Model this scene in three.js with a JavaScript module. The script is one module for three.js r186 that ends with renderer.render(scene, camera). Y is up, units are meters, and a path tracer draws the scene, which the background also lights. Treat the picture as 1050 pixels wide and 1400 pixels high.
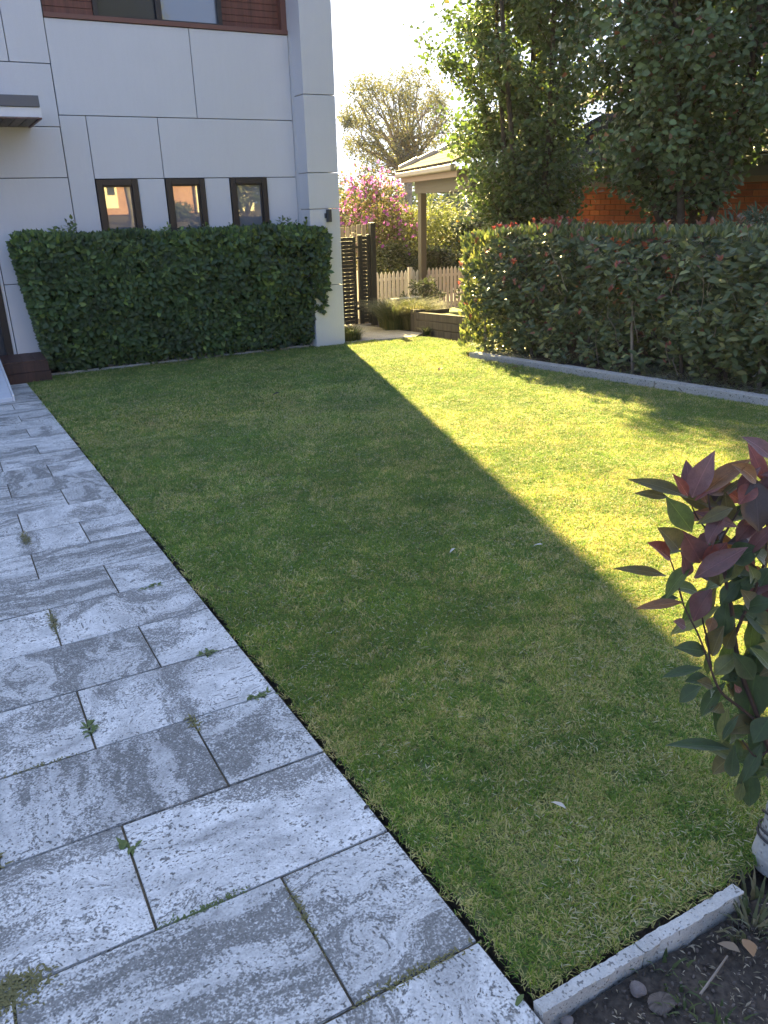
import * as THREE from 'three';
import { mergeGeometries } from 'three/addons/utils/BufferGeometryUtils.js';
import { RoundedBoxGeometry } from 'three/addons/geometries/RoundedBoxGeometry.js';
import { ImprovedNoise } from 'three/addons/math/ImprovedNoise.js';

// ---------------------------------------------------------------- camera, sky, sun, exposure
const scene = new THREE.Scene();
const camera = new THREE.PerspectiveCamera(66.15, 768 / 1024, 0.05, 600);
const EYE = new THREE.Vector3(0, 1.46, 0);
const CR = [[0.87645, 0.19672, -0.43948], [-0.02377, 0.92929, 0.36858], [0.48091, -0.31259, 0.81915]];
camera.position.copy(EYE);
camera.quaternion.setFromRotationMatrix(new THREE.Matrix4().set(...CR[0], 0, ...CR[1], 0, ...CR[2], 0, 0, 0, 0, 1));

const SUN_EL = 26 * Math.PI / 180;
const SUN = new THREE.Vector3(0.324 * Math.cos(SUN_EL), Math.sin(SUN_EL), -0.946 * Math.cos(SUN_EL)).normalize();
{
  const W = 512, H = 256, data = new Float32Array(W * H * 4);
  for (let j = 0; j < H; j++) for (let i = 0; i < W; i++) {
    const el = ((j + 0.5) / H - 0.5) * Math.PI, az = ((i + 0.5) / W - 0.5) * 2 * Math.PI;
    const x = Math.cos(el) * Math.cos(az), y = Math.sin(el), z = Math.cos(el) * Math.sin(az);
    const c = Math.max(-1, Math.min(1, x * SUN.x + y * SUN.y + z * SUN.z)), g = Math.acos(c) * 180 / Math.PI;
    const up = Math.pow(Math.max(0, y), 0.55);
    const near = 0.42 * Math.exp(-g / 13), wide = 0.088 * Math.exp(-g / 42);
    const k = (j * W + i) * 4;
    data[k] = 0.080 + (0.034 - 0.080) * up + near * 1.0 + wide * 1.0;
    data[k + 1] = 0.101 + (0.060 - 0.101) * up + near * 0.93 + wide * 0.97;
    data[k + 2] = 0.142 + (0.125 - 0.142) * up + near * 0.80 + wide * 0.94;
    data[k + 3] = 1;
  }
  const sky = new THREE.DataTexture(data, W, H, THREE.RGBAFormat, THREE.FloatType);
  sky.mapping = THREE.EquirectangularReflectionMapping;
  sky.magFilter = sky.minFilter = THREE.LinearFilter;
  sky.needsUpdate = true;
  scene.background = sky; scene.environment = sky;
}
const sun = new THREE.DirectionalLight(new THREE.Color().setRGB(1.0, 0.80, 0.33), 5);
sun.position.copy(SUN).multiplyScalar(60).add(new THREE.Vector3(4, 0, -6));
sun.target.position.set(4, 0, -6);
sun.castShadow = true;
sun.shadow.radius = 1.2;
sun.shadow.mapSize.set(4096, 4096);
Object.assign(sun.shadow.camera, { left: -30, right: 30, top: 30, bottom: -30, near: 1, far: 160 });
scene.add(sun, sun.target);
const renderer = new THREE.WebGLRenderer({ antialias: true });
renderer.toneMapping = THREE.LinearToneMapping;
renderer.toneMappingExposure = 10.2;
renderer.shadowMap.enabled = true;

// ---------------------------------------------------------------- helpers
const SL = 0.058, TILT = -Math.atan(SL);
const gy = (z) => SL * Math.max(-26, Math.min(24, z));          // the yard falls gently towards the house
function rng(seed) { let a = seed >>> 0; return () => { a = (a + 0x6D2B79F5) | 0; let t = Math.imul(a ^ (a >>> 15), 1 | a); t = (t + Math.imul(t ^ (t >>> 7), 61 | t)) ^ t; return ((t ^ (t >>> 14)) >>> 0) / 4294967296; }; }
const V = (x, y, z) => new THREE.Vector3(x, y, z);
const lin = (r, g, b) => new THREE.Color().setRGB(r, g, b);
const lerp = (a, b, t) => a + (b - a) * t, clamp = (x, a = 0, b = 1) => Math.max(a, Math.min(b, x));
const sstep = (a, b, x) => { const t = clamp((x - a) / (b - a)); return t * t * (3 - 2 * t); };
function hash2(ix, iy, s) { let h = Math.imul(ix, 374761393) ^ Math.imul(iy, 668265263) ^ Math.imul(s, 2147483647 ^ 0x5bd1e995); h = Math.imul(h ^ (h >>> 13), 1274126177); return ((h ^ (h >>> 16)) >>> 0) / 4294967296; }
function vnoise(x, y, s = 1) { const ix = Math.floor(x), iy = Math.floor(y), fx = x - ix, fy = y - iy, u = fx * fx * (3 - 2 * fx), v = fy * fy * (3 - 2 * fy); const a = hash2(ix, iy, s), b = hash2(ix + 1, iy, s), c = hash2(ix, iy + 1, s), d = hash2(ix + 1, iy + 1, s); return a + (b - a) * u + (c - a) * v + (a - b - c + d) * u * v; }
function fbm(x, y, s = 1, o = 4) { let r = 0, a = 0.5, n = 0; for (let i = 0; i < o; i++) { r += a * vnoise(x, y, s + i * 17); n += a; a *= 0.5; x = x * 2.03 + 3.1; y = y * 2.03 + 7.7; } return r / n; }
const perlin = new ImprovedNoise();
const pt = (px, py, D) => { const a = (px - 525) / 1075 * D, b = -(py - 700) / 1075 * D, c = -D; return V(EYE.x + CR[0][0] * a + CR[0][1] * b + CR[0][2] * c, EYE.y + CR[1][0] * a + CR[1][1] * b + CR[1][2] * c, EYE.z + CR[2][0] * a + CR[2][1] * b + CR[2][2] * c); };

const used = {};
function numbered(n) { const k = used[n] = (used[n] ?? -1) + 1; return k ? n + '_' + String(k).padStart(3, '0') : n; }
const baseOf = new Map();
function shade(o) { o.castShadow = true; o.receiveShadow = true; return o; }
function thing(name, label, category, base, group, kind) {
  const g = new THREE.Group(); g.name = numbered(name); g.position.copy(base); baseOf.set(g, base.clone()); scene.add(g);
  tag(g, label, category, group, kind); return g;
}
function tag(o, label, category, group, kind) { if (label) o.userData.label = label; if (category) o.userData.category = category; if (group) o.userData.group = group; if (kind) o.userData.kind = kind; return o; }
// a part whose geometry is given in world coordinates
function part(parent, name, geo, mat) {
  const b = baseOf.get(parent); geo.translate(-b.x, -b.y, -b.z);
  const m = shade(new THREE.Mesh(geo, mat)); m.name = name; parent.add(m); baseOf.set(m, b); return m;
}
// a part that shares a geometry, placed at a world point
function placed(parent, name, geo, mat, p, rot) {
  const b = baseOf.get(parent) ?? V(0, 0, 0); const m = shade(new THREE.Mesh(geo, mat)); m.name = name; m.position.set(p.x - b.x, p.y - b.y, p.z - b.z); if (rot) m.rotation.copy(rot); parent.add(m); return m;
}
function solo(name, label, category, geo, mat, base, group, kind) {
  geo.translate(-base.x, -base.y, -base.z); const m = shade(new THREE.Mesh(geo, mat)); m.name = numbered(name); m.position.copy(base); scene.add(m); baseOf.set(m, base.clone()); tag(m, label, category, group, kind); return m;
}
function uvm(g, s = 1) {     // uv in metres from the dominant axis of each face
  const p = g.attributes.position, n = g.attributes.normal, uv = new Float32Array(p.count * 2);
  for (let i = 0; i < p.count; i++) {
    const ax = Math.abs(n.getX(i)), ay = Math.abs(n.getY(i)), az = Math.abs(n.getZ(i));
    let u, v; if (ay >= ax && ay >= az) { u = p.getX(i); v = p.getZ(i); } else if (ax >= az) { u = p.getZ(i); v = p.getY(i); } else { u = p.getX(i); v = p.getY(i); }
    uv[2 * i] = u * s; uv[2 * i + 1] = v * s;
  }
  g.setAttribute('uv', new THREE.BufferAttribute(uv, 2)); return g;
}
function box(x0, x1, y0, y1, z0, z1, r = 0) {
  if (z0 > z1) [z0, z1] = [z1, z0]; if (x0 > x1) [x0, x1] = [x1, x0];
  const g = r ? new RoundedBoxGeometry(x1 - x0, y1 - y0, z1 - z0, 1, r) : new THREE.BoxGeometry(x1 - x0, y1 - y0, z1 - z0).toNonIndexed();
  g.translate((x0 + x1) / 2, (y0 + y1) / 2, (z0 + z1) / 2); return uvm(g);
}
function shear(g) { const p = g.attributes.position; for (let i = 0; i < p.count; i++) p.setY(i, p.getY(i) + gy(p.getZ(i))); return g; }
function tube(pts, radii, seg = 6, div = 1) {
  const curve = pts.length > 2 ? new THREE.CatmullRomCurve3(pts) : null; const P = [], Rr = [];
  if (curve) { const n = (pts.length - 1) * div; for (let i = 0; i <= n; i++) { P.push(curve.getPoint(i / n)); const f = i / n * (radii.length - 1), k = Math.min(radii.length - 2, Math.floor(f)); Rr.push(lerp(radii[k], radii[k + 1], f - k)); } } else { P.push(...pts); Rr.push(radii[0], radii[radii.length - 1]); }
  const pos = [], nor = [], uv = [], idx = []; let up = V(0, 0, 1), len = 0;
  for (let i = 0; i < P.length; i++) {
    const t = P[Math.min(i + 1, P.length - 1)].clone().sub(P[Math.max(i - 1, 0)]).normalize();
    const a = V(0, 0, 0).crossVectors(t, up); if (a.lengthSq() < 1e-4) a.crossVectors(t, V(1, 0, 0)); a.normalize(); const b = V(0, 0, 0).crossVectors(a, t).normalize(); up = b.clone();
    if (i) len += P[i].distanceTo(P[i - 1]);
    for (let j = 0; j <= seg; j++) { const th = j / seg * Math.PI * 2, d = a.clone().multiplyScalar(Math.cos(th)).addScaledVector(b, Math.sin(th)); pos.push(P[i].x + d.x * Rr[i], P[i].y + d.y * Rr[i], P[i].z + d.z * Rr[i]); nor.push(d.x, d.y, d.z); uv.push(j / seg * 0.3, len); }
  }
  const w = seg + 1; for (let i = 0; i < P.length - 1; i++) for (let j = 0; j < seg; j++) { const a = i * w + j; idx.push(a, a + w, a + 1, a + 1, a + w, a + w + 1); }
  const capA = pos.length / 3; pos.push(P[0].x, P[0].y, P[0].z); const t0 = P[0].clone().sub(P[1]).normalize(); nor.push(t0.x, t0.y, t0.z); uv.push(0, 0);
  const capB = capA + 1, L = P.length - 1; pos.push(P[L].x, P[L].y, P[L].z); const t1 = P[L].clone().sub(P[L - 1]).normalize(); nor.push(t1.x, t1.y, t1.z); uv.push(0, len);
  for (let j = 0; j < seg; j++) { idx.push(capA, j, j + 1, capB, L * w + j + 1, L * w + j); }
  const g = new THREE.BufferGeometry(); g.setAttribute('position', new THREE.Float32BufferAttribute(pos, 3)); g.setAttribute('normal', new THREE.Float32BufferAttribute(nor, 3)); g.setAttribute('uv', new THREE.Float32BufferAttribute(uv, 2)); g.setIndex(idx); return g;
}
// a leaf along +y from its stalk, blade normal +z; wid(t) outline, folded on its midrib, bent back towards its tip
function leafGeo(L, W, { fold = 0.25, curl = 0.25, n = 4, wave = 0, peak = 0.45, twist = 0, pow = 0.85 } = {}) {
  const pos = [], idx = [], uv = [];
  const bend = (t) => -curl * L * t * t;
  for (let i = 0; i <= n; i++) {
    const t = i / n, e = t < peak ? Math.sin(t / peak * Math.PI / 2) : Math.cos((t - peak) / (1 - peak) * Math.PI / 2);
    const w = 0.5 * W * Math.pow(Math.max(e, 0), pow) + (i === 0 ? 0.04 * W : 0), z = bend(t), y = L * t * (1 - 0.25 * curl * t), tw = twist * t, c = Math.cos(tw), s = Math.sin(tw);
    const up = fold * w + wave * W * Math.sin(t * 11);
    pos.push(-w * c - up * s, y, z - w * s + up * c, 0, y, z, w * c - up * s, y, z + w * s + (fold * w - wave * W * Math.sin(t * 11 + 1)) * c); uv.push(0.5 - w / W, t, 0.5, t, 0.5 + w / W, t);
  }
  for (let i = 0; i < n; i++) { const a = i * 3; for (const k of [0, 1]) idx.push(a + k, a + k + 1, a + k + 3, a + k + 1, a + k + 4, a + k + 3); }
  const g = new THREE.BufferGeometry(); g.setAttribute('position', new THREE.Float32BufferAttribute(pos, 3)); g.setAttribute('uv', new THREE.Float32BufferAttribute(uv, 2)); g.setIndex(idx); g.computeVertexNormals(); return g;
}
function copies(parent, name, geo, mat, list, cols) {
  const m = new THREE.InstancedMesh(geo, mat, list.length); const b = baseOf.get(parent) ?? V(0, 0, 0), c = new THREE.Color();
  list.forEach((M, i) => { M.elements[12] -= b.x; M.elements[13] -= b.y; M.elements[14] -= b.z; m.setMatrixAt(i, M); if (cols) m.setColorAt(i, c.setRGB(...cols[i])); });
  m.name = name; m.userData.kind = 'stuff'; shade(m); parent.add(m); return m;
}
const _q = new THREE.Quaternion(), _q2 = new THREE.Quaternion();
// leaf matrix: stalk at p, pointing along dir, its face turned about dir so that it looks roughly towards face
function leafM(p, dir, face, s, R, jit = 1) {
  const y = dir.clone().normalize(), z = face.clone().addScaledVector(V(R() - 0.5, R() - 0.5, R() - 0.5), jit); z.addScaledVector(y, -z.dot(y)); if (z.lengthSq() < 1e-4) z.set(y.y, -y.x, 0.01); z.normalize();
  const x = V(0, 0, 0).crossVectors(y, z); return new THREE.Matrix4().makeBasis(x, y, z).scale(V(s, s, s)).setPosition(p);
}
const mixc = (a, b, t) => [lerp(a[0], b[0], t), lerp(a[1], b[1], t), lerp(a[2], b[2], t)];
const tint = (c, k) => [c[0] * k, c[1] * k, c[2] * k];

// ---------------------------------------------------------------- textures (surface colour and grain only)
function tex(w, h, fn, srgb = true, repeat = true) {     // fn(u, v) -> [r,g,b] in linear 0..1
  const d = new Uint8Array(w * h * 4); const enc = (x) => { x = clamp(x); return 255 * (srgb ? (x <= 0.0031308 ? 12.92 * x : 1.055 * Math.pow(x, 1 / 2.4) - 0.055) : x); };
  for (let j = 0; j < h; j++) for (let i = 0; i < w; i++) { const c = fn((i + 0.5) / w, (j + 0.5) / h), k = (j * w + i) * 4; d[k] = enc(c[0]); d[k + 1] = enc(c[1]); d[k + 2] = enc(c[2]); d[k + 3] = 255; }
  const t = new THREE.DataTexture(d, w, h); t.magFilter = THREE.LinearFilter; t.minFilter = THREE.LinearMipmapLinearFilter; t.generateMipmaps = true; if (srgb) t.colorSpace = THREE.SRGBColorSpace; t.wrapS = t.wrapT = repeat ? THREE.RepeatWrapping : THREE.ClampToEdgeWrapping; t.needsUpdate = true; return t;
}
const mir = (t) => { t.wrapS = t.wrapT = THREE.MirroredRepeatWrapping; return t; };
const rep = (t, s) => { t.repeat.set(s, s); return t; };
const std = (o) => new THREE.MeshStandardMaterial(o), phy = (o) => new THREE.MeshPhysicalMaterial(o);

// travertine: one tile covers 1.22 m; fine dark pits, wavy beds, patches of dark lichen
function travertine(s, bands, bias, wavy) {
  const N = 1024, bump = new Float32Array(N * N);
  const col = tex(N, N, (u, v) => {
    const w1 = fbm(u * 2.6, v * 2.6, s, 4) - 0.5, w2 = fbm(u * 2.6 + 9, v * 2.6 + 4, s + 5, 4) - 0.5, w3 = fbm(u * 9, v * 9, s + 6, 3) - 0.5;
    const sv = v + wavy * (0.42 * w1 + 0.06 * w3), su = u + wavy * (0.30 * w2 + 0.05 * w3);
    const bed = fbm(su * 2.6, sv * bands, s + 11, 4), bed2 = fbm(su * 11, sv * bands * 2.7, s + 21, 3), cloud = fbm(u * 3.4, v * 3.4, s + 72, 4), grit = fbm(u * 300, v * 300, s + 31, 2);
    const dens = clamp(bias + 3.0 * (bed - 0.5) + 1.3 * (cloud - 0.5) + 1.5 * (bed2 - 0.5));
    const dots2 = fbm(u * 60 + 5, sv * 110, s + 52, 3), nz = 0.42 * vnoise(u * 340, v * 340, s + 53) + 0.34 * fbm(su * 170, sv * 210, s + 51, 2) + 0.24 * dots2, thr = 0.74 - 0.40 * dens;
    const stip = sstep(thr - 0.19, thr + 0.20, nz + 0.20 * (vnoise(u * 700, v * 700, s + 54) - 0.5));
    const hole = sstep(0.675, 0.735, 0.8 * fbm(u * 150, sv * 200, s + 61, 3) + 0.2 * bed2 + 0.05);
    const crack = sstep(0.005, 0.0, Math.abs(fbm(su * 2.2, sv * 3.4, s + 81, 5) - 0.5)) * sstep(0.54, 0.64, cloud) * sstep(0.42, 0.6, dots2);
    const vein = sstep(0.09, 0.0, Math.abs(fbm(su * 3.2, sv * bands * 0.55, s + 91, 4) - 0.5)) * (0.4 + 0.6 * dots2), g = 0.66 + 0.46 * (bed - 0.5) + 0.42 * (bed2 - 0.5) + 0.22 * (grit - 0.5) + 0.24 * (dots2 - 0.5) - 0.10 * dens - 0.16 * vein;
    const dark = Math.max(stip * 0.86, hole * 0.9, crack * 0.85);
    const c = [g * 0.985, g * 0.97, g * 0.93], dk = [0.06 + 0.10 * grit, 0.058 + 0.10 * grit, 0.054 + 0.09 * grit];
    const i = Math.floor(u * N), j = Math.floor(v * N); bump[j * N + i] = clamp(0.72 - 0.5 * Math.max(hole, crack, stip * 0.4) + 0.28 * (bed2 - 0.5) + 0.2 * (grit - 0.5));
    return mixc(c, dk, dark);
  }, true, false);
  const bm = tex(N, N, (u, v) => { const b = bump[Math.floor(v * N) * N + Math.floor(u * N)]; return [b, b, b]; }, false, false);
  return [col, bm];
}
const TRAV = [travertine(101, 9, 0.26, 0.45), travertine(207, 14, 0.58, 1.0), travertine(311, 9, 0.44, 1.3), travertine(419, 20, 0.56, 0.5)];
const speck = mir(tex(512, 512, (u, v) => { const a = fbm(u * 9, v * 9, 3, 4), b = vnoise(u * 190, v * 190, 8), c = vnoise(u * 95, v * 95, 9); let g = 0.86 + 0.3 * (a - 0.5) + 0.24 * (b - 0.5); if (c > 0.83) g *= 0.4; return [g, g * 0.985, g * 0.95]; }));
const faint = mir(tex(512, 512, (u, v) => { const g = 0.965 + 0.035 * (fbm(u * 3, v * 3, 4, 3) - 0.5) + 0.05 * (fbm(u * 120, v * 120, 5, 2) - 0.5) + 0.03 * (fbm(u * 60, v * 4, 6, 3) - 0.5); return [g, g, g]; }));
const soilT = mir(tex(512, 512, (u, v) => { const a = fbm(u * 7, v * 7, 13, 4), b = fbm(u * 70, v * 70, 15, 3), c = vnoise(u * 140, v * 140, 16); let g = 0.3 + 0.9 * a * b + 0.35 * (b - 0.5); if (c > 0.9) g += 0.55; return [g, g * 0.93, g * 0.86]; }));
const thatch = mir(tex(1024, 1024, (u, v) => { const a = fbm(u * 60, v * 60, 23, 3), b = vnoise(u * 210, v * 210, 25), c = fbm(u * 6, v * 6, 26, 3); const k = clamp(0.2 + 0.9 * (a - 0.3) + 0.5 * (b - 0.5) + 0.5 * (c - 0.5)); return mixc([0.045, 0.075, 0.018], [0.17, 0.165, 0.065], k); }));
const woodT = mir(tex(256, 512, (u, v) => { const a = fbm(u * 26, v * 2.4, 33, 4), b = fbm(u * 90, v * 6, 35, 2); const g = 0.6 + 0.65 * (a - 0.4) + 0.35 * (b - 0.5); return [g, g, g]; }));
const barkT = mir(tex(256, 256, (u, v) => { const a = fbm(u * 14, v * 5, 43, 4), b = fbm(u * 50, v * 40, 44, 2); const g = 0.55 + 0.9 * (a - 0.4) + 0.4 * (b - 0.5); return [g, g * 0.98, g * 0.95]; }));
const brickT = mir(tex(512, 512, (u, v) => { const a = fbm(u * 6, v * 6, 53, 3), b = fbm(u * 80, v * 80, 54, 2); const g = 0.8 + 0.35 * (a - 0.5) + 0.4 * (b - 0.5); return [g, g * (0.95 + 0.1 * a), g]; }));
const veinT = tex(256, 512, (u, v) => { const x = Math.abs(u - 0.5), s = Math.abs(((v * 11 - x * 7) % 1 + 1) % 1 - 0.5), mid = sstep(0.028, 0.008, x), side = sstep(0.06, 0.015, s) * sstep(0.5, 0.2, x) * 0.5, m = 0.62 + 0.36 * (fbm(u * 5, v * 9, 161, 4) - 0.5) + 0.2 * (fbm(u * 40, v * 70, 163, 2) - 0.5); const g = m + 0.36 * Math.max(mid, side * 0.55); return [g, g, g * 0.95]; });
const rampT = mir(tex(256, 256, (u, v) => { const g = 0.93 + 0.12 * (fbm(u * 5, v * 20, 57, 3) - 0.5); return [g, g, g]; }));

// ---------------------------------------------------------------- materials
const M = {
  soil: std({ color: lin(0.085, 0.072, 0.060), map: rep(soilT, 1.6), roughness: 1, bumpMap: soilT, bumpScale: 0.006 }),
  joint: std({ color: lin(0.16, 0.135, 0.09), map: soilT, roughness: 1 }),
  lawnBed: std({ color: lin(1, 1, 1), map: rep(thatch, 1.3), roughness: 1, bumpMap: thatch, bumpScale: 0.008 }),
  yard: std({ color: lin(0.9, 0.95, 0.7), map: thatch, roughness: 1 }),
  concrete: std({ color: lin(0.43, 0.425, 0.41), map: speck, roughness: 0.92, bumpMap: speck, bumpScale: 0.002 }),
  paleStone: std({ color: lin(0.50, 0.49, 0.47), map: rep(speck.clone(), 2.2), roughness: 0.9, bumpMap: speck, bumpScale: 0.003 }),
  path: std({ color: lin(0.42, 0.39, 0.36), map: speck, roughness: 0.95 }),
  panel: std({ color: lin(0.63, 0.63, 0.645), map: faint, roughness: 0.55 }),
  panelWhite: std({ color: lin(0.72, 0.72, 0.73), map: faint, roughness: 0.5 }),
  backing: std({ color: lin(0.05, 0.05, 0.055), roughness: 0.9 }),
  render: std({ color: lin(0.6, 0.6, 0.6), roughness: 0.9 }),
  frame: std({ color: lin(0.026, 0.022, 0.022), roughness: 0.4, metalness: 0.2 }),
  glass: phy({ color: lin(0.15, 0.165, 0.195), roughness: 0.015, ior: 2.2, specularIntensity: 1 }),
  screenGlass: phy({ color: lin(0.035, 0.037, 0.045), roughness: 0.12, ior: 1.5 }),
  cladding: std({ color: lin(0.21, 0.075, 0.048), map: woodT, roughness: 0.6 }),
  claddingTrim: std({ color: lin(0.17, 0.075, 0.055), roughness: 0.55 }),
  gutterDark: std({ color: lin(0.11, 0.115, 0.13), roughness: 0.45, metalness: 0.2 }),
  soffit: std({ color: lin(0.27, 0.20, 0.16), map: woodT, roughness: 0.7 }),
  door: std({ color: lin(0.33, 0.12, 0.045), map: woodT, roughness: 0.5 }),
  deck: std({ color: lin(0.10, 0.048, 0.036), map: woodT, roughness: 0.65 }),
  ramp: std({ color: lin(0.66, 0.67, 0.70), map: rampT, roughness: 0.5 }),
  lampBody: std({ color: lin(0.04, 0.042, 0.048), roughness: 0.5 }),
  gate: std({ color: lin(0.022, 0.022, 0.026), roughness: 0.55 }),
  paling: std({ color: lin(0.52, 0.44, 0.37), map: woodT, roughness: 0.85 }),
  picket: std({ color: lin(0.79, 0.76, 0.70), map: faint, roughness: 0.75 }),
  sleeper: [0, 1, 2].map((i) => std({ color: lin(0.115 + 0.03 * i, 0.095 + 0.022 * i, 0.078 + 0.02 * i), map: woodT, roughness: 0.95, bumpMap: woodT, bumpScale: 0.004 })),
  carport: std({ color: lin(0.10, 0.095, 0.095), roughness: 0.7 }),
  gutterTan: std({ color: lin(0.27, 0.245, 0.23), roughness: 0.5 }),
  fasciaTan: std({ color: lin(0.20, 0.15, 0.14), roughness: 0.6 }),
  roofTile: phy({ specularIntensity: 0.15, color: lin(0.055, 0.045, 0.043), map: brickT, roughness: 0.85 }),
  roofGrey: phy({ specularIntensity: 0.15, color: lin(0.07, 0.07, 0.075), map: brickT, roughness: 0.85 }),
  brick: [[0.43, 0.112, 0.05], [0.39, 0.095, 0.045], [0.47, 0.135, 0.06], [0.34, 0.09, 0.05]].map((c) => std({ color: lin(...c), map: brickT, roughness: 0.9 })),
  mortar: std({ color: lin(0.16, 0.085, 0.06), roughness: 1 }),
  fasciaGrey: std({ color: lin(0.12, 0.125, 0.15), roughness: 0.6 }),
  cream: std({ color: lin(0.72, 0.66, 0.50), roughness: 0.7 }),
  bark: std({ color: lin(0.115, 0.09, 0.072), map: barkT, roughness: 0.95, bumpMap: barkT, bumpScale: 0.01 }),
  twig: std({ color: lin(0.30, 0.255, 0.21), map: barkT, roughness: 0.9 }),
  redTwig: std({ color: lin(0.075, 0.045, 0.035), map: barkT, roughness: 0.8 }),
  gumBark: std({ color: lin(0.42, 0.37, 0.32), map: barkT, roughness: 0.9 }),
  wire: std({ color: lin(0.03, 0.03, 0.035), roughness: 0.5 }),
  rock: std({ color: lin(0.17, 0.145, 0.14), map: speck, roughness: 0.95 }),
};
for (let i = 0; i < 4; i++) M['trav' + i] = [[1.0, 0.99, 0.985], [0.92, 0.915, 0.91], [0.84, 0.835, 0.835]].map((c) => std({ color: lin(...c), map: TRAV[i][0], roughness: 0.88, bumpMap: TRAV[i][1], bumpScale: 0.0035 }));
const leafMat = (t, coat = 0.3, cr = 0.35) => phy({ color: lin(1, 1, 1), roughness: 0.95, transmission: t, thickness: 0, clearcoat: coat, clearcoatRoughness: cr, side: THREE.DoubleSide });
M.leaf = leafMat(0.48, 0.4, 0.35); M.leafGloss = leafMat(0.34, 0.6, 0.28); M.leafThin = leafMat(0.5, 0.2, 0.5); M.petal = leafMat(0.5, 0.0);
M.grass = phy({ color: lin(1, 1, 1), vertexColors: true, specularIntensity: 0.42, roughness: 0.95, transmission: 0.55, thickness: 0, side: THREE.DoubleSide });
const leafSolid = (c, t = 0.3, coat = 0.5) => phy({ color: lin(...c), roughness: 0.92, transmission: t, thickness: 0, clearcoat: coat, clearcoatRoughness: 0.32, side: THREE.DoubleSide });

// ---------------------------------------------------------------- the setting
{
  const xs = [], zs = []; for (let x = -150; x < -12; x += 15) xs.push(x); for (let x = -12; x <= 24; x += 0.75) xs.push(x); for (let x = 30; x <= 180; x += 15) xs.push(x);
  for (let z = -240; z < -30; z += 15) zs.push(z); for (let z = -30; z <= 26; z += 0.8) zs.push(z); for (let z = 34; z <= 130; z += 16) zs.push(z);
  const pos = [], uv = [], idx = []; for (const z of zs) for (const x of xs) { const far = clamp((Math.hypot(x - 5, z) - 26) / 20); pos.push(x, gy(z) - 0.062 + far * 0.25 * perlin.noise(x * 0.06, 3, z * 0.06), z); uv.push(x * 0.5, z * 0.5); }
  const w = xs.length; for (let j = 0; j < zs.length - 1; j++) for (let i = 0; i < w - 1; i++) { const a = j * w + i; idx.push(a, a + w, a + 1, a + 1, a + w, a + w + 1); }
  const g = new THREE.BufferGeometry(); g.setAttribute('position', new THREE.Float32BufferAttribute(pos, 3)); g.setAttribute('uv', new THREE.Float32BufferAttribute(uv, 2)); g.setIndex(idx); g.computeVertexNormals();
  solo('ground', 'dark earth the whole yard lies on', null, g, M.soil, V(0, 0, 0), null, 'structure');
}
// raised yard of the neighbour behind the timber retaining wall
solo('neighbour_yard', 'raised grassy ground behind the timber retaining wall', null, (() => { const g = new THREE.PlaneGeometry(9, 20, 12, 40).rotateX(-Math.PI / 2); g.translate(7.27 + 4.5, 0.27, -2.9); shear(g); uvm(g, 0.5); g.computeVertexNormals(); return g; })(), M.yard, V(7.3, gy(-2), -2), null, 'structure');

const EDGE = 0.757, C = 0.406, LN = 0.61;
// ---- travertine paving: every slab its own piece
{
  const pav = thing('paving', 'travertine slab paving in staggered courses', null, V(0, gy(-5), -5), null, 'structure');
  const bed = box(EDGE - 3.05, EDGE - 0.006, -0.045, -0.006, -11.28, 0.6); shear(bed); part(pav, 'bedding', bed, M.joint);
  const R = rng(11), cache = {};
  const slab = (len, k) => {            // shared slabs: length x uv variant
    const key = len.toFixed(3) + '/' + k; if (cache[key]) return cache[key];
    const g = new RoundedBoxGeometry(len - 0.006, 0.03, C - 0.006, 1, 0.003); g.translate(0, -0.015, 0); uvm(g);
    const uv = g.attributes.uv, Rk = rng(900 + k), ox = 0.32 + Rk() * 0.36, oy = 0.2 + Rk() * 0.6, fx = Rk() < 0.5 ? -1 : 1, fy = Rk() < 0.5 ? -1 : 1, turn = k % 5 === 3;
    for (let i = 0; i < uv.count; i++) { let u = uv.getX(i) / 1.22, v = uv.getY(i) / 1.22; if (turn) { const t = u; u = v; v = t; } uv.setXY(i, clamp(ox + fx * u), clamp((turn ? 0.5 : oy) + fy * v)); }
    return cache[key] = g;
  };
  // tones read off the photograph for the slabs nearest the lawn: course -> [texture, tone]
  const look = { '0/0': [1, 1], '0/1': [3, 1], '1/0': [0, 0], '1/1': [2, 0], '2/0': [0, 1], '2/1': [3, 2], '3/0': [2, 0], '3/1': [0, 0], '4/0': [0, 0], '4/1': [1, 1], '-1/0': [2, 1], '5/0': [2, 0], '6/1': [3, 1] };
  for (let n = -4; n < 25; n++) {
    const za = -(2.52 + n) * C, zc = za - C / 2; let x1 = EDGE, k = 0;
    if (za < -11.0) break;
    while (x1 > EDGE - 3.0) {
      const len = k === 0 ? (n % 2 === 0 ? LN / 2 : LN) : LN, x0 = x1 - len, L = look[n + '/' + k] ?? [Math.floor(R() * 4), R() < 0.62 ? 0 : R() < 0.75 ? 1 : 2];
      const m = placed(pav, 'slab', slab(len, Math.floor(R() * 14)), M['trav' + L[0]][L[1]], V((x0 + x1) / 2, gy(zc) + (R() - 0.5) * 0.0024, zc), new THREE.Euler(TILT + (R() - 0.5) * 0.003, 0, (R() - 0.5) * 0.003));
      x1 = x0; k++;
    }
  }
}
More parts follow.
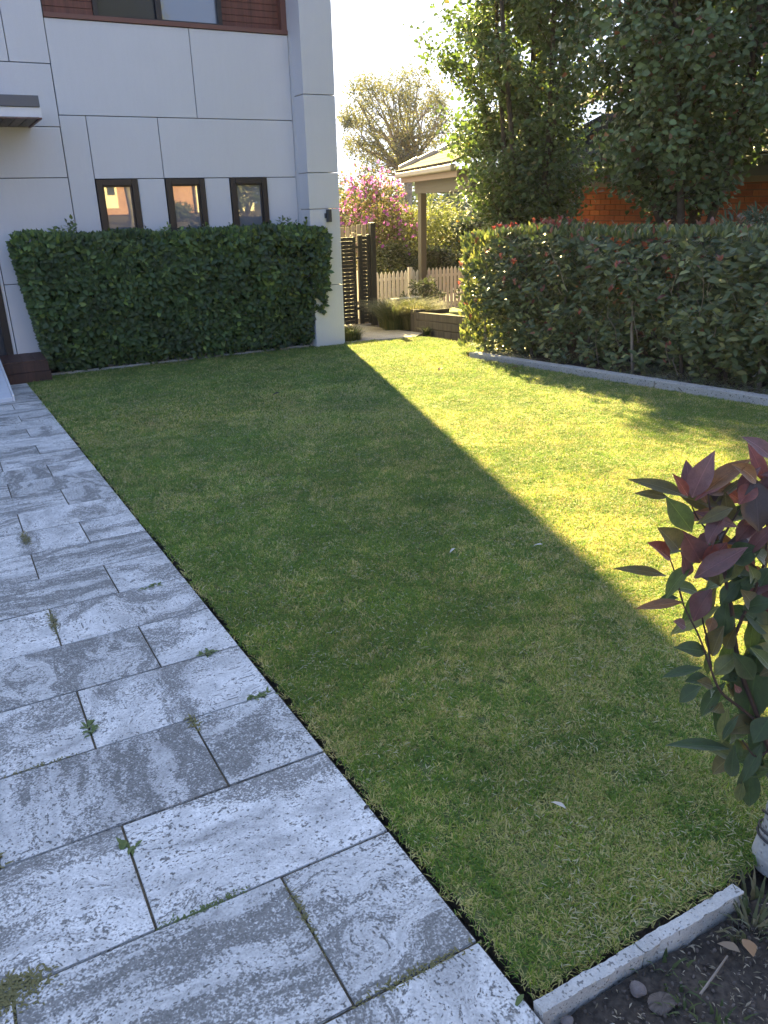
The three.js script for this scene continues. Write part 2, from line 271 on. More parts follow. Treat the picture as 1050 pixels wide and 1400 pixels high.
// ---- lawn: turf bed and mown blades
const inLawn = (x, z) => z < -0.868 && x > 0.788 && (z > -8.75 ? x < 5.96 : z > -11.62 && x < 5.95 + 0.9 * sstep(-8.75, -9.3, z) && (x < 5.5 ? true : z > -11.28 - (x < 6.1 ? 0.25 : 0)) && x < 7.02);
{
  const lawn = thing('lawn', 'mown green lawn with dry patches', null, V(3.4, gy(-6), -6), null, 'structure');
  const st = 0.06, nx = 106, nz = 182, pos = [], uv = [], idx = [], id = {}, rim = [];
  const vert = (i, j, low) => { const k = i + ',' + j + ',' + low; if (id[k] !== undefined) return id[k]; const x = 0.788 + i * st, z = -0.868 - j * st; pos.push(x, gy(z) - 0.012 + 0.006 * (fbm(x * 3, z * 3, 71, 2) - 0.5) - (low ? 0.06 : 0), z); uv.push(x, z); return id[k] = pos.length / 3 - 1; };
  const inside = (i, j) => i >= 0 && j >= 0 && i < nx && j < nz && inLawn(0.788 + (i + 0.5) * st, -0.868 - (j + 0.5) * st);
  for (let j = 0; j < nz; j++) for (let i = 0; i < nx; i++) if (inside(i, j)) {
    idx.push(vert(i, j, 0), vert(i + 1, j, 0), vert(i, j + 1, 0), vert(i + 1, j, 0), vert(i + 1, j + 1, 0), vert(i, j + 1, 0));
    for (const [di, dj, a, b] of [[-1, 0, [i, j], [i, j + 1]], [1, 0, [i + 1, j + 1], [i + 1, j]], [0, -1, [i + 1, j], [i, j]], [0, 1, [i, j + 1], [i + 1, j + 1]]]) if (!inside(i + di, j + dj)) { const A = vert(...a, 0), B = vert(...b, 0), A2 = vert(...a, 1), B2 = vert(...b, 1); rim.push(A, B, A2, B, B2, A2); }
  }
  const g = new THREE.BufferGeometry(); g.setAttribute('position', new THREE.Float32BufferAttribute(pos, 3)); g.setAttribute('uv', new THREE.Float32BufferAttribute(uv, 2)); g.setIndex(idx); g.computeVertexNormals();
  { const q = new THREE.BufferGeometry(); q.setAttribute('position', new THREE.Float32BufferAttribute(pos, 3)); q.setAttribute('uv', new THREE.Float32BufferAttribute(pos.flatMap((_, i) => i % 3 === 0 ? [pos[i] + pos[i + 2], pos[i + 1]] : []), 2)); q.setIndex(rim); part(lawn, 'cut_edge', q.toNonIndexed(), M.soil).geometry.computeVertexNormals(); }
  part(lawn, 'turf', g, M.lawnBed);

  const G1 = [0.200, 0.295, 0.030], G2 = [0.33, 0.41, 0.038], G3 = [0.110, 0.225, 0.040], S1 = [0.68, 0.60, 0.27], S2 = [0.48, 0.43, 0.12];
  const tuft = (seed, n, straw, rad, len, wid) => {
    const R = rng(seed), P = [], N = [], K = [];
    const e1 = V(0, 0, 0), e2 = V(0, 0, 0); const tri = (a, b, c, n, col) => { e1.subVectors(b, a).cross(e2.subVectors(c, a)); for (const v of e1.dot(n) > 0 ? [a, b, c] : [a, c, b]) { P.push(v.x, v.y, v.z); N.push(n.x, n.y, n.z); K.push(...col); } };
    for (let i = 0; i < n; i++) {
      const r = rad * Math.sqrt(R()), t = R() * 6.283, root = V(r * Math.cos(t), -0.004, r * Math.sin(t)), a = R() * 6.283, dry = R() < straw, L = len * (0.55 + 0.75 * R()) * (dry ? 0.9 : 1);
      const d = V(Math.cos(a), 0, Math.sin(a)), s = V(-d.z, 0, d.x).multiplyScalar(wid * (0.6 + 0.6 * R())), lean = dry ? 0.75 + 0.5 * R() : 0.42 + 0.75 * R(), up = dry ? 0.30 + 0.35 * R() : 0.42 + 0.42 * R();
      const m = root.clone().addScaledVector(d, L * lean * 0.42).add(V(0, L * up * 0.68, 0)), e = root.clone().addScaledVector(d, L * lean).add(V(0, L * up * (0.78 + 0.3 * R()), 0));
      const c = dry ? mixc(S1, S2, R()) : R() < 0.3 ? mixc(G1, G2, R()) : mixc(G1, G3, R()), n0 = V(0, 0, 0).crossVectors(s, m.clone().sub(root)).normalize(); if (n0.y < 0) n0.negate(); n0.add(V(0, 0.35, 0)).normalize();
      const n1 = V(0, 0, 0).crossVectors(s, e.clone().sub(m)).normalize(); if (n1.y < 0) n1.negate(); n1.add(V(0, 0.35, 0)).normalize();
      const A = root.clone().addScaledVector(s, 0.7), B = root.clone().addScaledVector(s, -0.7), Cc = m.clone().add(s), D = m.clone().sub(s);
      tri(A, B, Cc, n0, c); tri(B, D, Cc, n0, c); tri(Cc, D, e, n1, c);
    }
    const g = new THREE.BufferGeometry(); g.setAttribute('position', new THREE.Float32BufferAttribute(P, 3)); g.setAttribute('normal', new THREE.Float32BufferAttribute(N, 3)); g.setAttribute('color', new THREE.Float32BufferAttribute(K, 3)); return g;
  };
  const kinds = []; [[0.18, 0], [0.44, 1], [0.72, 2]].forEach(([s, k]) => { for (const v of [0, 1]) kinds.push(tuft(500 + k * 7 + v, 18, s, 0.021, 0.0215, 0.00135)); });
  const lists = kinds.map(() => []), cols = kinds.map(() => []), R = rng(77), e = new THREE.Euler(), q = new THREE.Quaternion();
  const zones = [[-0.868, -2.6, 4700, 1.0], [-2.6, -4.6, 3000, 1.2], [-4.6, -7.2, 1700, 1.55], [-7.2, -11.7, 950, 2.1]];
  for (const [za, zb, dens, sc] of zones) {
    const n = Math.round((za - zb) * 6.3 * dens);
    for (let i = 0; i < n; i++) {
      const x = 0.775 + R() * 6.3, z = zb + R() * (za - zb); if (!inLawn(x, z)) { if (!inLawn(x + (R() - 0.5) * 0.03, z + (R() - 0.5) * 0.03)) continue; }
      const patch = fbm(x * 1.15 + 4, z * 1.15, 81, 3), mid = fbm(x * 4.2, z * 4.2, 85, 3), fine = fbm(x * 17, z * 17, 88, 2);
      const dry = (patch - 0.5) * 1.3 + (mid - 0.5) * 1.5 + (fine - 0.5) * 1.9 + 0.34 + 0.12 * sstep(-4, -1.5, z) + (R() - 0.5) * 0.35, k = (dry < 0.2 ? 0 : dry < 0.62 ? 1 : 2) * 2 + (R() < 0.5 ? 0 : 1);
      const s = sc * (0.8 + 0.45 * R()) * (0.85 + 0.35 * mid), h = sc > 1.2 ? 0.82 : 1;
      e.set((R() - 0.5) * 0.3, R() * 6.283, (R() - 0.5) * 0.3); q.setFromEuler(e);
      lists[k].push(new THREE.Matrix4().compose(V(x, gy(z) - 0.010, z), q, V(s, s * h, s)));
      const b = (0.76 + 0.48 * fbm(x * 3.4, z * 3.4, 91, 4)) * (0.88 + 0.24 * R()), y = 0.5 + 1.0 * (fbm(x * 0.8, z * 0.8, 93, 2) - 0.0) * 1.0; cols[k].push([b * lerp(0.94, 1.12, clamp(y - 0.5)), b, b * 0.95]);
    }
  }
  lists.forEach((l, k) => copies(lawn, 'grass', kinds[k], M.grass, l, cols[k]));
  { // dry clippings lying in the sward
    const L = [], K = [], sg = leafGeo(0.017, 0.0019, { curl: 0.3, n: 3, fold: 0.2, twist: 0.6 });
    for (let i = 0; i < 52000; i++) { const f = Math.pow(R(), 1.5), z = -0.87 - 9.5 * f, x = 0.79 + 5.2 * R(); if (!inLawn(x, z) || fbm(x * 6, z * 6, 121, 3) + 0.25 * (fbm(x * 1.3, z * 1.3, 123, 2) - 0.5) < 0.44) continue; const a = R() * 6.283, sc = (0.5 + 0.8 * R()) * (1 + 0.09 * -z); L.push(leafM(V(x, gy(z) + 0.003 + 0.007 * R(), z), V(Math.cos(a), 0.5 * R() - 0.05, Math.sin(a)), V(0, 1, 0), sc, R, 0.7)); K.push(mixc([0.62, 0.56, 0.36], [0.42, 0.37, 0.17], R())); }
    copies(lawn, 'clippings', sg, M.leafThin, L, K);
  }
}
// ---- concrete path to the side gate
solo('path', 'concrete side path running to the slatted gate', null, (() => { const s = new THREE.Shape([[5.72, 11.5], [6.1, 11.56], [6.75, 11.33], [7.12, 11.7], [7.1, 16], [5.6, 16], [5.6, 11.6]].map(([x, z]) => new THREE.Vector2(x, z))); const g = new THREE.ExtrudeGeometry(s, { depth: 0.06, bevelEnabled: false }); g.rotateX(-Math.PI / 2); g.translate(0, -0.055, 0); shear(g); uvm(g); return g; })(), M.path, V(6.2, gy(-12.5), -12.5), null, 'structure');
// ---- planting beds
function soilSheet(name, label, x0, x1, z0, z1, st, amp, lift) {
  const nx = Math.round((x1 - x0) / st), nz = Math.round((z1 - z0) / st), g = new THREE.PlaneGeometry(x1 - x0, z1 - z0, nx, nz).rotateX(-Math.PI / 2); g.translate((x0 + x1) / 2, 0, (z0 + z1) / 2);
  const p = g.attributes.position, uv = g.attributes.uv; for (let i = 0; i < p.count; i++) { const x = p.getX(i), z = p.getZ(i); p.setY(i, gy(z) + lift + amp * (fbm(x * 9, z * 9, 61, 3) - 0.5) + amp * 0.7 * (fbm(x * 38, z * 38, 63, 2) - 0.5)); uv.setXY(i, x, z); }
  g.computeVertexNormals(); return solo(name, label, null, g, M.soil, V((x0 + x1) / 2, gy((z0 + z1) / 2), (z0 + z1) / 2), null, 'structure');
}
soilSheet('planting_bed', 'bare dark soil bed in front of the stone edging', 0.80, 2.6, -0.80, 0.9, 0.016, 0.03, -0.03);
soilSheet('hedge_bed', 'soil strip under the red-tipped hedge', 6.10, 7.16, -8.9, -1.5, 0.06, 0.03, -0.005);
soilSheet('wall_bed', 'narrow soil strip under the clipped hedge', 1.06, 5.04, -11.88, -11.72, 0.04, 0.02, -0.005);

// ---------------------------------------------------------------- edgings
const bevBox = (x0, x1, y0, y1, z0, z1, r = 0.004) => { const g = box(x0, x1, y0, y1, z0, z1, r); return shear(g); };
[[EDGE + 0.004, 1.029, 'short pale stone edging block butting against the paving corner'], [1.033, 1.345, 'longer pale stone edging block ending by the wire-bound post']].forEach(([a, b, l]) => {
  const gg = new THREE.BoxGeometry(b - a, 0.07, 0.029, 40, 3, 5); const p = gg.attributes.position;
  for (let i = 0; i < p.count; i++) { const x = p.getX(i), y = p.getY(i), z = p.getZ(i), e = 0.008 * (fbm((x + a) * 45, (y + z) * 60 + 5, 131, 4) - 0.5); p.setZ(i, z + e * 1.6); p.setY(i, y + e * (y > 0.03 ? 1 : 0)); }
  gg.computeVertexNormals(); gg.translate((a + b) / 2, -0.022, -0.822); shear(gg); uvm(gg); solo('stone_edging', l, 'edging', gg, M.paleStone, V((a + b) / 2, gy(-0.82), -0.82), 'pale stone edging blocks');
});
{ // kerb along the red-tipped hedge
  const zs = [-8.72, -6.9, -5.45, -4.0, -2.4];
  const kl = ['concrete kerb length at the tapering end of the red-tipped hedge', 'concrete kerb length second from the tapering end', 'concrete kerb length third from the tapering end', 'concrete kerb length beside the dappled tree shade on the lawn'];
  for (let i = 0; i < 4; i++) solo('concrete_kerb', kl[i], 'kerb', bevBox(5.975 + (i === 0 ? 0.05 : 0), 6.105 + (i === 0 ? 0.05 : 0), -0.06, i === 0 ? 0.05 : 0.066, zs[i] + 0.004, zs[i + 1] - 0.004, 0.008), M.concrete, V(6.04, gy(zs[i]), (zs[i] + zs[i + 1]) / 2), 'concrete kerb along the hedge');
}
solo('concrete_edging', 'thin pale concrete strip under the clipped green hedge', 'edging', bevBox(1.06, 5.03, -0.05, 0.028, -11.72, -11.645, 0.004), M.paleStone, V(3, gy(-11.7), -11.7));

// ---------------------------------------------------------------- the modern house
const ZW = -11.9, HB = gy(ZW);
const house = thing('modern_house', 'pale panelled two-storey house with slim dark windows', 'house', V(2, HB, ZW));
{
  const gap = 0.005, top = 6.5, T = 0.02;
  part(house, 'wall_core', mergeGeometries([box(-7, 5.03, HB - 0.1, 3.66, -20, ZW - T - 0.03), box(-7, 5.03, 5.35, top, -20, ZW - T - 0.03), box(-7, 1.8, 3.66, 5.35, -20, ZW - T - 0.031), box(1.8, 5.03, 3.66, 5.35, -20, ZW - 0.24)]), M.backing);
  part(house, 'side_wall', box(5.031, 5.50, HB - 0.1, top, -20, ZW + 0.10), M.render);
  part(house, 'roof_slab', box(-7.1, 5.6, top, top + 0.18, -20.1, ZW + 0.5), M.gutterDark);
  const panel = (x0, x1, y0, y1, m = M.panel, z = ZW, n = 'panel') => part(house, n, box(x0 + gap, x1 - gap, y0 + gap, y1 - gap, z - T - 0.03, z, 0.0025), m);
  const yS = 3.665, y2 = 2.578, y1 = 1.815, bot = HB - 0.02;
  panel(1.783, 3.603, y2, yS); panel(3.603, 5.03, y2, yS);
  panel(1.778, 2.112, y1 - 1.9, y2); panel(2.112, 3.045, y1, y2); panel(3.045, 5.03, y1, y2);
  panel(2.672, 3.047, bot, y1); panel(3.613, 3.985, bot, y1); panel(4.556, 5.03, bot, y1);
  panel(1.778, 2.112, bot, y1 - 1.9); panel(2.112, 2.672, bot, 0.45); panel(3.047, 3.613, bot, 0.45); panel(3.985, 4.556, bot, 0.45);
  panel(1.303, 1.783, 3.158, top); panel(-1.2, 1.303, 3.158, top); panel(-1.2, 1.78, 2.441, 3.158); panel(0.757, 1.775, 1.836, 2.441); panel(-1.2, 0.757, 1.836, 2.441);
  panel(0.757, 1.775, 0.535, 1.836); panel(0.757, 1.775, HB + 0.30, 0.535); panel(-4.5, -1.2, HB + 0.3, top);
  panel(1.783, 5.03, 5.35, top);
  // corner pier, standing 0.43 m proud
  const ys = [HB - 0.05, 0.259, 1.362, 1.858, 2.879, 4.35, top]; for (let i = 0; i < 6; i++) part(house, 'pier_panel', box(5.033, 5.525, ys[i] + gap, ys[i + 1] - gap, ZW - 0.02, -11.47, 0.0025), M.panel);
  // ground-floor windows
  for (const [a, b] of [[2.112, 2.672], [3.047, 3.613], [3.985, 4.556]]) {
    const f = 0.078, y0 = 0.45, t = y1 - 0.006, zf = ZW + 0.028; const a0 = a + 0.006, b0 = b - 0.006;
    const w = part(house, 'window', mergeGeometries([box(a0, a0 + f, y0, t, ZW - 0.06, zf, 0.004), box(b0 - f, b0, y0, t, ZW - 0.06, zf, 0.004), box(a0 + f, b0 - f, t - f, t, ZW - 0.06, zf - 0.002, 0.004), box(a0 + f, b0 - f, y0, y0 + f, ZW - 0.06, zf - 0.002, 0.004)]), M.frame);
    part(w, 'sash', mergeGeometries([box(a0 + f, a0 + f + 0.02, y0 + f, t - f, ZW - 0.06, ZW - 0.004), box(b0 - f - 0.02, b0 - f, y0 + f, t - f, ZW - 0.06, ZW - 0.004), box(a0 + f + 0.02, b0 - f - 0.02, t - f - 0.02, t - f, ZW - 0.06, ZW - 0.006)]), M.frame);
    part(w, 'pane', box(a0 + f + 0.02, b0 - f - 0.02, y0 + f, t - f - 0.02, ZW - 0.048, ZW - 0.03), M.glass);
  }
  // upper window bay with red-brown boards
  const zb = ZW - 0.06;
  part(house, 'sill', box(1.79, 5.03, 3.668, 3.722, ZW - 0.15, ZW + 0.02, 0.004), M.claddingTrim);
  part(house, 'trim', box(4.95, 5.03, 3.722, 5.35, ZW - 0.22, ZW - 0.005, 0.003), M.claddingTrim);
  for (const [a, b] of [[1.79, 2.40], [4.10, 4.95]]) for (let i = 0; i < 20; i++) part(house, 'board', box(a, b, 3.724 + i * 0.08, 3.724 + i * 0.08 + 0.076, zb - 0.14, zb - (b > 4 ? 0.05 : 0), 0.003), M.cladding);
  const uw = part(house, 'window', mergeGeometries([box(2.402, 2.46, 3.722, 5.3, zb - 0.1, zb + 0.03, 0.003), box(4.04, 4.098, 3.722, 5.3, zb - 0.1, zb + 0.03, 0.003), box(3.20, 3.275, 3.722, 5.3, zb - 0.1, zb + 0.031, 0.003), box(2.46, 3.2, 3.722, 3.745, zb - 0.1, zb + 0.028), box(3.275, 4.04, 3.722, 3.745, zb - 0.1, zb + 0.028), box(2.402, 4.098, 5.3, 5.34, zb - 0.1, zb + 0.028)]), M.frame);
  tag(uw, 'wide two-pane upper window');
  part(uw, 'pane', box(2.46, 3.2, 3.745, 5.3, zb - 0.06, zb - 0.03), M.screenGlass); part(uw, 'pane', box(3.275, 4.04, 3.745, 5.3, zb - 0.06, zb - 0.03), M.glass);
  // entrance
  const d = part(house, 'door', box(-0.35, 0.62, HB + 0.33, 1.80, ZW - 0.10, ZW - 0.06, 0.003), M.door);
  part(d, 'handle', box(-0.24, -0.2, 0.1, 0.9, ZW - 0.06, ZW - 0.02, 0.004), M.frame);
  part(house, 'door_frame', mergeGeometries([box(0.62, 0.712, HB + 0.3, 1.83, ZW - 0.12, ZW + 0.012, 0.003), box(-0.45, -0.352, HB + 0.3, 1.83, ZW - 0.12, ZW + 0.012, 0.003), box(-0.35, 0.62, 1.802, 1.83, ZW - 0.12, ZW + 0.01)]), M.frame);
  part(house, 'reveal', box(0.714, 0.75, HB + 0.3, 1.83, ZW - 0.05, ZW - 0.008), M.panelWhite);
  // entrance canopy
  const cz = -10.78, cx = 1.43; const can = part(house, 'canopy', box(-1.6, cx, 2.442, 2.548, cz, ZW + 0.002, 0.004), M.panelWhite);
  part(can, 'gutter', box(-1.6, cx - 0.008, 2.551, 2.668, cz + 0.02, ZW, 0.004), M.gutterDark);
  for (let i = 0; i < 20; i++) part(can, 'soffit_board', box(cx - 0.04 - (i + 1) * 0.12, cx - 0.05 - i * 0.12, 2.428, 2.4418, cz + 0.05, ZW), M.soffit);
  part(can, 'soffit_trim', mergeGeometries([box(cx - 0.036, cx - 0.004, 2.424, 2.4417, cz + 0.005, ZW), box(-1.6, cx - 0.04, 2.424, 2.4417, cz + 0.005, cz + 0.045)]), M.claddingTrim);
}

{ const t = thing('wall_lamp', 'small dark box lamp on the pale corner pier', 'lamp', V(5.31, 1.26, -11.44)); part(t, 'body', box(5.287, 5.347, 1.175, 1.352, -11.45, -11.37, 0.006), M.lampBody); part(t, 'mount', box(5.27, 5.30, 1.23, 1.30, -11.4695, -11.43, 0.003), M.lampBody); }
// entrance step of brown boards, and the white ramp laid on it
{
  const y = -0.375, zf = -11.22, t = thing('deck_step', 'low dark brown timber entrance step beside the clipped hedge', 'step', V(0, gy(-11.5), -11.5));
  let x = 1.05, i = 0; while (x > -2.2) { part(t, 'board', box(x - 0.137, x, y - 0.025, y, ZW + 0.012, zf, 0.003), M.deck); x -= 0.142; i++; }
  part(t, 'fascia', box(-2.2, 1.06, y - 0.145, y - 0.027, zf - 0.03, zf + 0.006, 0.003), M.deck); part(t, 'fascia', box(-2.2, 1.075, y - 0.31, y - 0.149, zf - 0.03, zf + 0.03, 0.003), M.deck);
  part(t, 'side_board', box(1.03, 1.056, y - 0.3, y - 0.03, ZW + 0.015, zf - 0.032, 0.003), M.deck);
  const r = thing('access_ramp', 'white sloping ramp panel leading up to the entrance step', 'ramp', V(-0.1, gy(-10.5), -10.5));
  const g = box(-0.75, 0.48, -0.05, 0, -11.3, -9.72, 0.006), p = g.attributes.position; for (let k = 0; k < p.count; k++) { const f = (p.getZ(k) + 9.72) / -1.58; p.setY(k, p.getY(k) + lerp(gy(-9.72) + 0.05, y + 0.055, f)); } part(r, 'panel', g, M.ramp);
  const g2 = box(0.482, 0.502, -0.065, 0.012, -11.3, -9.72, 0.004), p2 = g2.attributes.position; for (let k = 0; k < p2.count; k++) { const f = (p2.getZ(k) + 9.72) / -1.58; p2.setY(k, p2.getY(k) + lerp(gy(-9.72) + 0.065, y + 0.055, f)); } part(r, 'edge_rail', g2, M.panelWhite);
}

// ---------------------------------------------------------------- clipped green hedge by the house
{
  const R = rng(301), t = thing('clipped_hedge', 'clipped dark green hedge in front of the slim windows', 'hedge', V(3.1, gy(-11.8), -11.8));
  const geo = [leafGeo(0.098, 0.050, { curl: 0.18, n: 3 }), leafGeo(0.08, 0.045, { curl: 0.3, n: 3, fold: 0.35 })], L = [[], []], K = [[], []];
  const D = [0.034, 0.074, 0.012], E = [0.074, 0.138, 0.020], Y = [0.16, 0.23, 0.04], H0 = gy(-11.7) + 0.05;
  const put = (p, dir, face, s, fresh) => { const k = R() < 0.6 ? 0 : 1; L[k].push(leafM(p, dir, face, s, R, 1.1)); const c = fresh > R() ? mixc(E, Y, R()) : R() < 0.035 ? Y : mixc(D, E, R() * R()); K[k].push(tint(c, (0.7 + 0.5 * R()) * (0.55 + 0.95 * fbm(p.x * 2.6, p.y * 2.6, 117, 3)))); };
  const topAt = (x) => 1.075 + 0.05 * (fbm(x * 1.7, 3, 95, 3) - 0.5) * 2 - 0.012 * (x - 3);
  for (let i = 0; i < 25000; i++) {
    const f = R(), y = lerp(H0, 1.08, Math.pow(R(), 0.9)), h = clamp((y - H0) / 1.7);
    let x = lerp(lerp(1.16, 0.93, h), lerp(5.06, 5.27, Math.sqrt(h)), R()); const bul = 0.085 * (fbm(x * 3.2, y * 3.2, 97, 3) - 0.5) * 2, zf = lerp(-11.70, -11.36, Math.min(1, Math.pow(h, 0.45) * 1.2)) + bul - (x > 5.05 ? 0.0 : 0);
    const back = x > 5.02 ? -11.46 : -11.86, deep = Math.pow(R(), 2.0), z = lerp(zf, Math.max(back, zf - 0.42), deep); if (z < back) continue; const yy = Math.min(y, topAt(x));
    if (fbm(x * 5, y * 5, 99, 2) > 0.68 && deep < 0.12) continue;
    const a = R() * 6.283, out = V(0, 0.25, 1); put(V(x, yy, z), V(Math.cos(a), Math.sin(a) * 0.8 + 0.25, 0.35 + 0.6 * R()), out, 0.6 + 0.7 * R(), y > 0.85 ? 0.35 : 0.06);
  }
  for (let i = 0; i < 2600; i++) { const x = lerp(0.95, 5.25, R()), z = lerp(x > 5.02 ? -11.45 : -11.8, -11.4, R()); put(V(x, topAt(x) - 0.03 + 0.04 * R(), z), V(R() - 0.5, 0.6 + R(), R() - 0.4), V(R() - 0.5, 0.4, 0.8), 0.8 + 0.4 * R(), 0.5); }
  for (let i = 0; i < 900; i++) { const y = lerp(H0 + 0.1, 1.05, R()); put(V(lerp(1.14, 0.92, (y - H0) / 1.7) + 0.04 * R(), y, lerp(-11.8, -11.45, R())), V(-1, R() - 0.3, R() - 0.5), V(-0.3, 0.3, 0.8), 0.9, 0.2); }
  // shoots standing above the clipped top
  const shoots = []; for (const [x, n, h] of [[1.62, 5, 0.22], [1.50, 3, 0.13], [2.55, 3, 0.1], [2.95, 5, 0.16], [3.15, 4, 0.14], [3.5, 3, 0.1], [3.85, 3, 0.1], [4.35, 3, 0.12], [4.72, 5, 0.16], [4.9, 4, 0.13], [5.05, 5, 0.2], [2.2, 2, 0.08], [3.3, 3, 0.1]]) for (let k = 0; k < n; k++) {
    const b = V(x + (R() - 0.5) * 0.16, topAt(x) - 0.05, -11.62 + (R() - 0.5) * 0.2), e = b.clone().add(V((R() - 0.5) * 0.1, h * (0.5 + 0.6 * R()) + 0.05, (R() - 0.5) * 0.06)); shoots.push(tube([b, e], [0.0025, 0.0015], 4));
    for (let j = 0; j < 7; j++) put(b.clone().lerp(e, 0.25 + 0.75 * j / 6), V(Math.cos(j * 2.4), 0.8, Math.sin(j * 2.4)), V(Math.cos(j * 2.4 + 3), 0.5, 0.6), 0.75 + 0.3 * R(), 0.6);
  }
  shoots.forEach((g) => part(t, 'shoot', g, M.twig));
  for (let i = 0; i < 9; i++) { const x = 1.35 + i * 0.44 + (R() - 0.5) * 0.1; if (x > 4.98) continue; part(t, 'stem', tube([V(x, gy(-11.8) - 0.02, -11.79), V(x + 0.05 * (R() - 0.5), -0.1, -11.74), V(x + 0.1 * (R() - 0.5), 0.9, -11.66)], [0.02, 0.015, 0.006], 6), M.bark); }
  L.forEach((l, k) => copies(t, 'foliage', geo[k], M.leafGloss, l, K[k]));
}
// ---------------------------------------------------------------- red-tipped hedge behind the kerb
{
  const R = rng(401), t = thing('photinia_hedge', 'loose leafy hedge with red shoot tips behind the concrete kerb', 'hedge', V(6.6, gy(-6), -6));
  const geo = [leafGeo(0.105, 0.042, { curl: 0.25, n: 3 }), leafGeo(0.09, 0.042, { curl: 0.12, n: 3, fold: 0.3 })], L = [[], []], K = [[], []], br = [];
  const D = [0.055, 0.088, 0.026], E = [0.13, 0.16, 0.042], Y = [0.24, 0.25, 0.07], RD = [0.38, 0.06, 0.05], PK = [0.30, 0.12, 0.09];
  const put = (p, dir, face, s, c) => { const k = R() < 0.5 ? 0 : 1; L[k].push(leafM(p, dir, face, s, R, 1.0)); K[k].push(tint(c, 0.75 + 0.5 * R())); };
  const green = () => { const r = R(); return r < 0.012 ? [0.24, 0.07, 0.05] : r < 0.14 ? Y : mixc(D, E, R()); };
  const top = (z) => lerp(1.10, 0.97, sstep(-7.6, -9.2, z)) + 0.05 * (fbm(z * 1.8, 1, 105, 3) - 0.5) * 2;
  const faceX = (y, z) => { const h = clamp((y - gy(z)) / 1.5); return 6.28 - 0.10 * Math.sin(h * 3.0) + 0.36 * (fbm(z * 2.1, y * 2.4, 107, 3) - 0.45); };
  for (let i = 0; i < 640; i++) {            // sprays of leaves on twigs
    const z = lerp(-9.15, -2.2, R()), g = gy(z), y = lerp(g + 0.12, top(z) - 0.02, Math.pow(R(), 0.72)), h = (y - g) / 1.5, thin = h < 0.3 ? (z > -6.4 ? 0.75 : 1) : 1; if (R() > thin && z > -8.3) continue;
    const deep = Math.pow(R(), 1.5) * 0.75, x = faceX(y, z) + deep + (z < -8.6 ? 0.12 * R() : 0), n = 34 + Math.floor(R() * 18), tip = V(x, y, z), root = V(x + 0.18 + 0.1 * R(), y - 0.26 - 0.12 * R(), z + (R() - 0.5) * 0.3);
    if (R() < 0.8) br.push(tube([root, tip], [0.005, 0.0025], 4));
    const sp = tip.clone().sub(root);
    for (let j = 0; j < n; j++) { const f = 0.2 + 0.85 * R(), p = root.clone().addScaledVector(sp, f).add(V((R() - 0.5) * 0.15, (R() - 0.5) * 0.15, (R() - 0.5) * 0.17)), a = R() * 6.283; put(p, V(Math.cos(a) * 0.8 - 0.35, 1.5 * R() - 0.55, Math.sin(a)), V(-0.7, 0.7, 0.4), 0.55 + 0.75 * R(), green()); }
  }
  for (let i = 0; i < 4200; i++) { const z = lerp(-9.15, -2.2, R()), x = lerp(6.22, 7.1, R()); put(V(x, top(z) - 0.06 * R(), z), V(R() - 0.5, 0.5 + R(), R() - 0.5), V(R() - 0.6, 0.6, R() - 0.5), 0.65 + 0.4 * R(), R() < 0.015 ? PK : green()); }
  for (let i = 0; i < 1500; i++) { const y = lerp(gy(-9) + 0.05, 1.0, R()), x = lerp(6.2, 7.0, R()); put(V(x, y, -9.1 - 0.14 * fbm(x * 3, y * 3, 109) + 0.1 * R()), V(R() - 0.5, 0.3 + R(), -0.6), V(0, 0.4, -1), 0.7 + 0.4 * R(), R() < 0.3 ? Y : green()); }
  // red shoot tips
  const tips = []; for (let i = 0; i < 17; i++) tips.push([6.2 + R() * 0.6, -9.05 + R() * 1.7]); for (let i = 0; i < 15; i++) tips.push([6.25 + R() * 0.5, -7.2 + R() * 4.4]);
  const cl = (p, c, n) => { for (let j = 0; j < n; j++) put(p.clone().add(V((R() - 0.5) * 0.03, R() * 0.05, (R() - 0.5) * 0.03)), V(Math.cos(j * 2.4) * 0.6, 1, Math.sin(j * 2.4) * 0.6), V(-Math.cos(j * 2.4), 0.5, -Math.sin(j * 2.4)), 0.45 + 0.4 * R(), c); };
  for (const [x, z] of tips) cl(V(x, top(z) + 0.0 + 0.05 * R(), z), z < -7.4 ? mixc(RD, PK, R() * 0.6) : mixc(PK, [0.2, 0.11, 0.07], R()), z < -7.4 ? 8 : 6);
  for (const [y, z] of [[0.72, -8.35], [0.68, -8.1], [0.78, -8.6], [0.45, -8.2], [0.45, -8.0], [0.62, -9.1], [0.35, -9.12], [0.1, -9.1], [-0.1, -9.05], [0.8, -7.5], [0.75, -6.2], [0.5, -6.3], [0.85, -5.0], [0.2, -6.9], [0.0, -5.6], [0.15, -8.9], [0.9, -8.9]]) cl(V(faceX(y, z) - 0.03, y, z), mixc(RD, PK, R()), 6);
  // stems and bare pale branches
  for (let i = 0; i < 15; i++) { const z = -8.9 + i * 0.46 + (R() - 0.5) * 0.2, x = 6.55 + 0.2 * (R() - 0.5), l = (R() - 0.5) * 0.5; part(t, 'stem', tube([V(x, gy(z) - 0.03, z), V(x - 0.05, gy(z) + 0.45, z + l * 0.4), V(x - 0.1 * R(), 0.85, z + l)], [0.022, 0.016, 0.006], 6, 2), i % 3 ? M.bark : M.twig); }
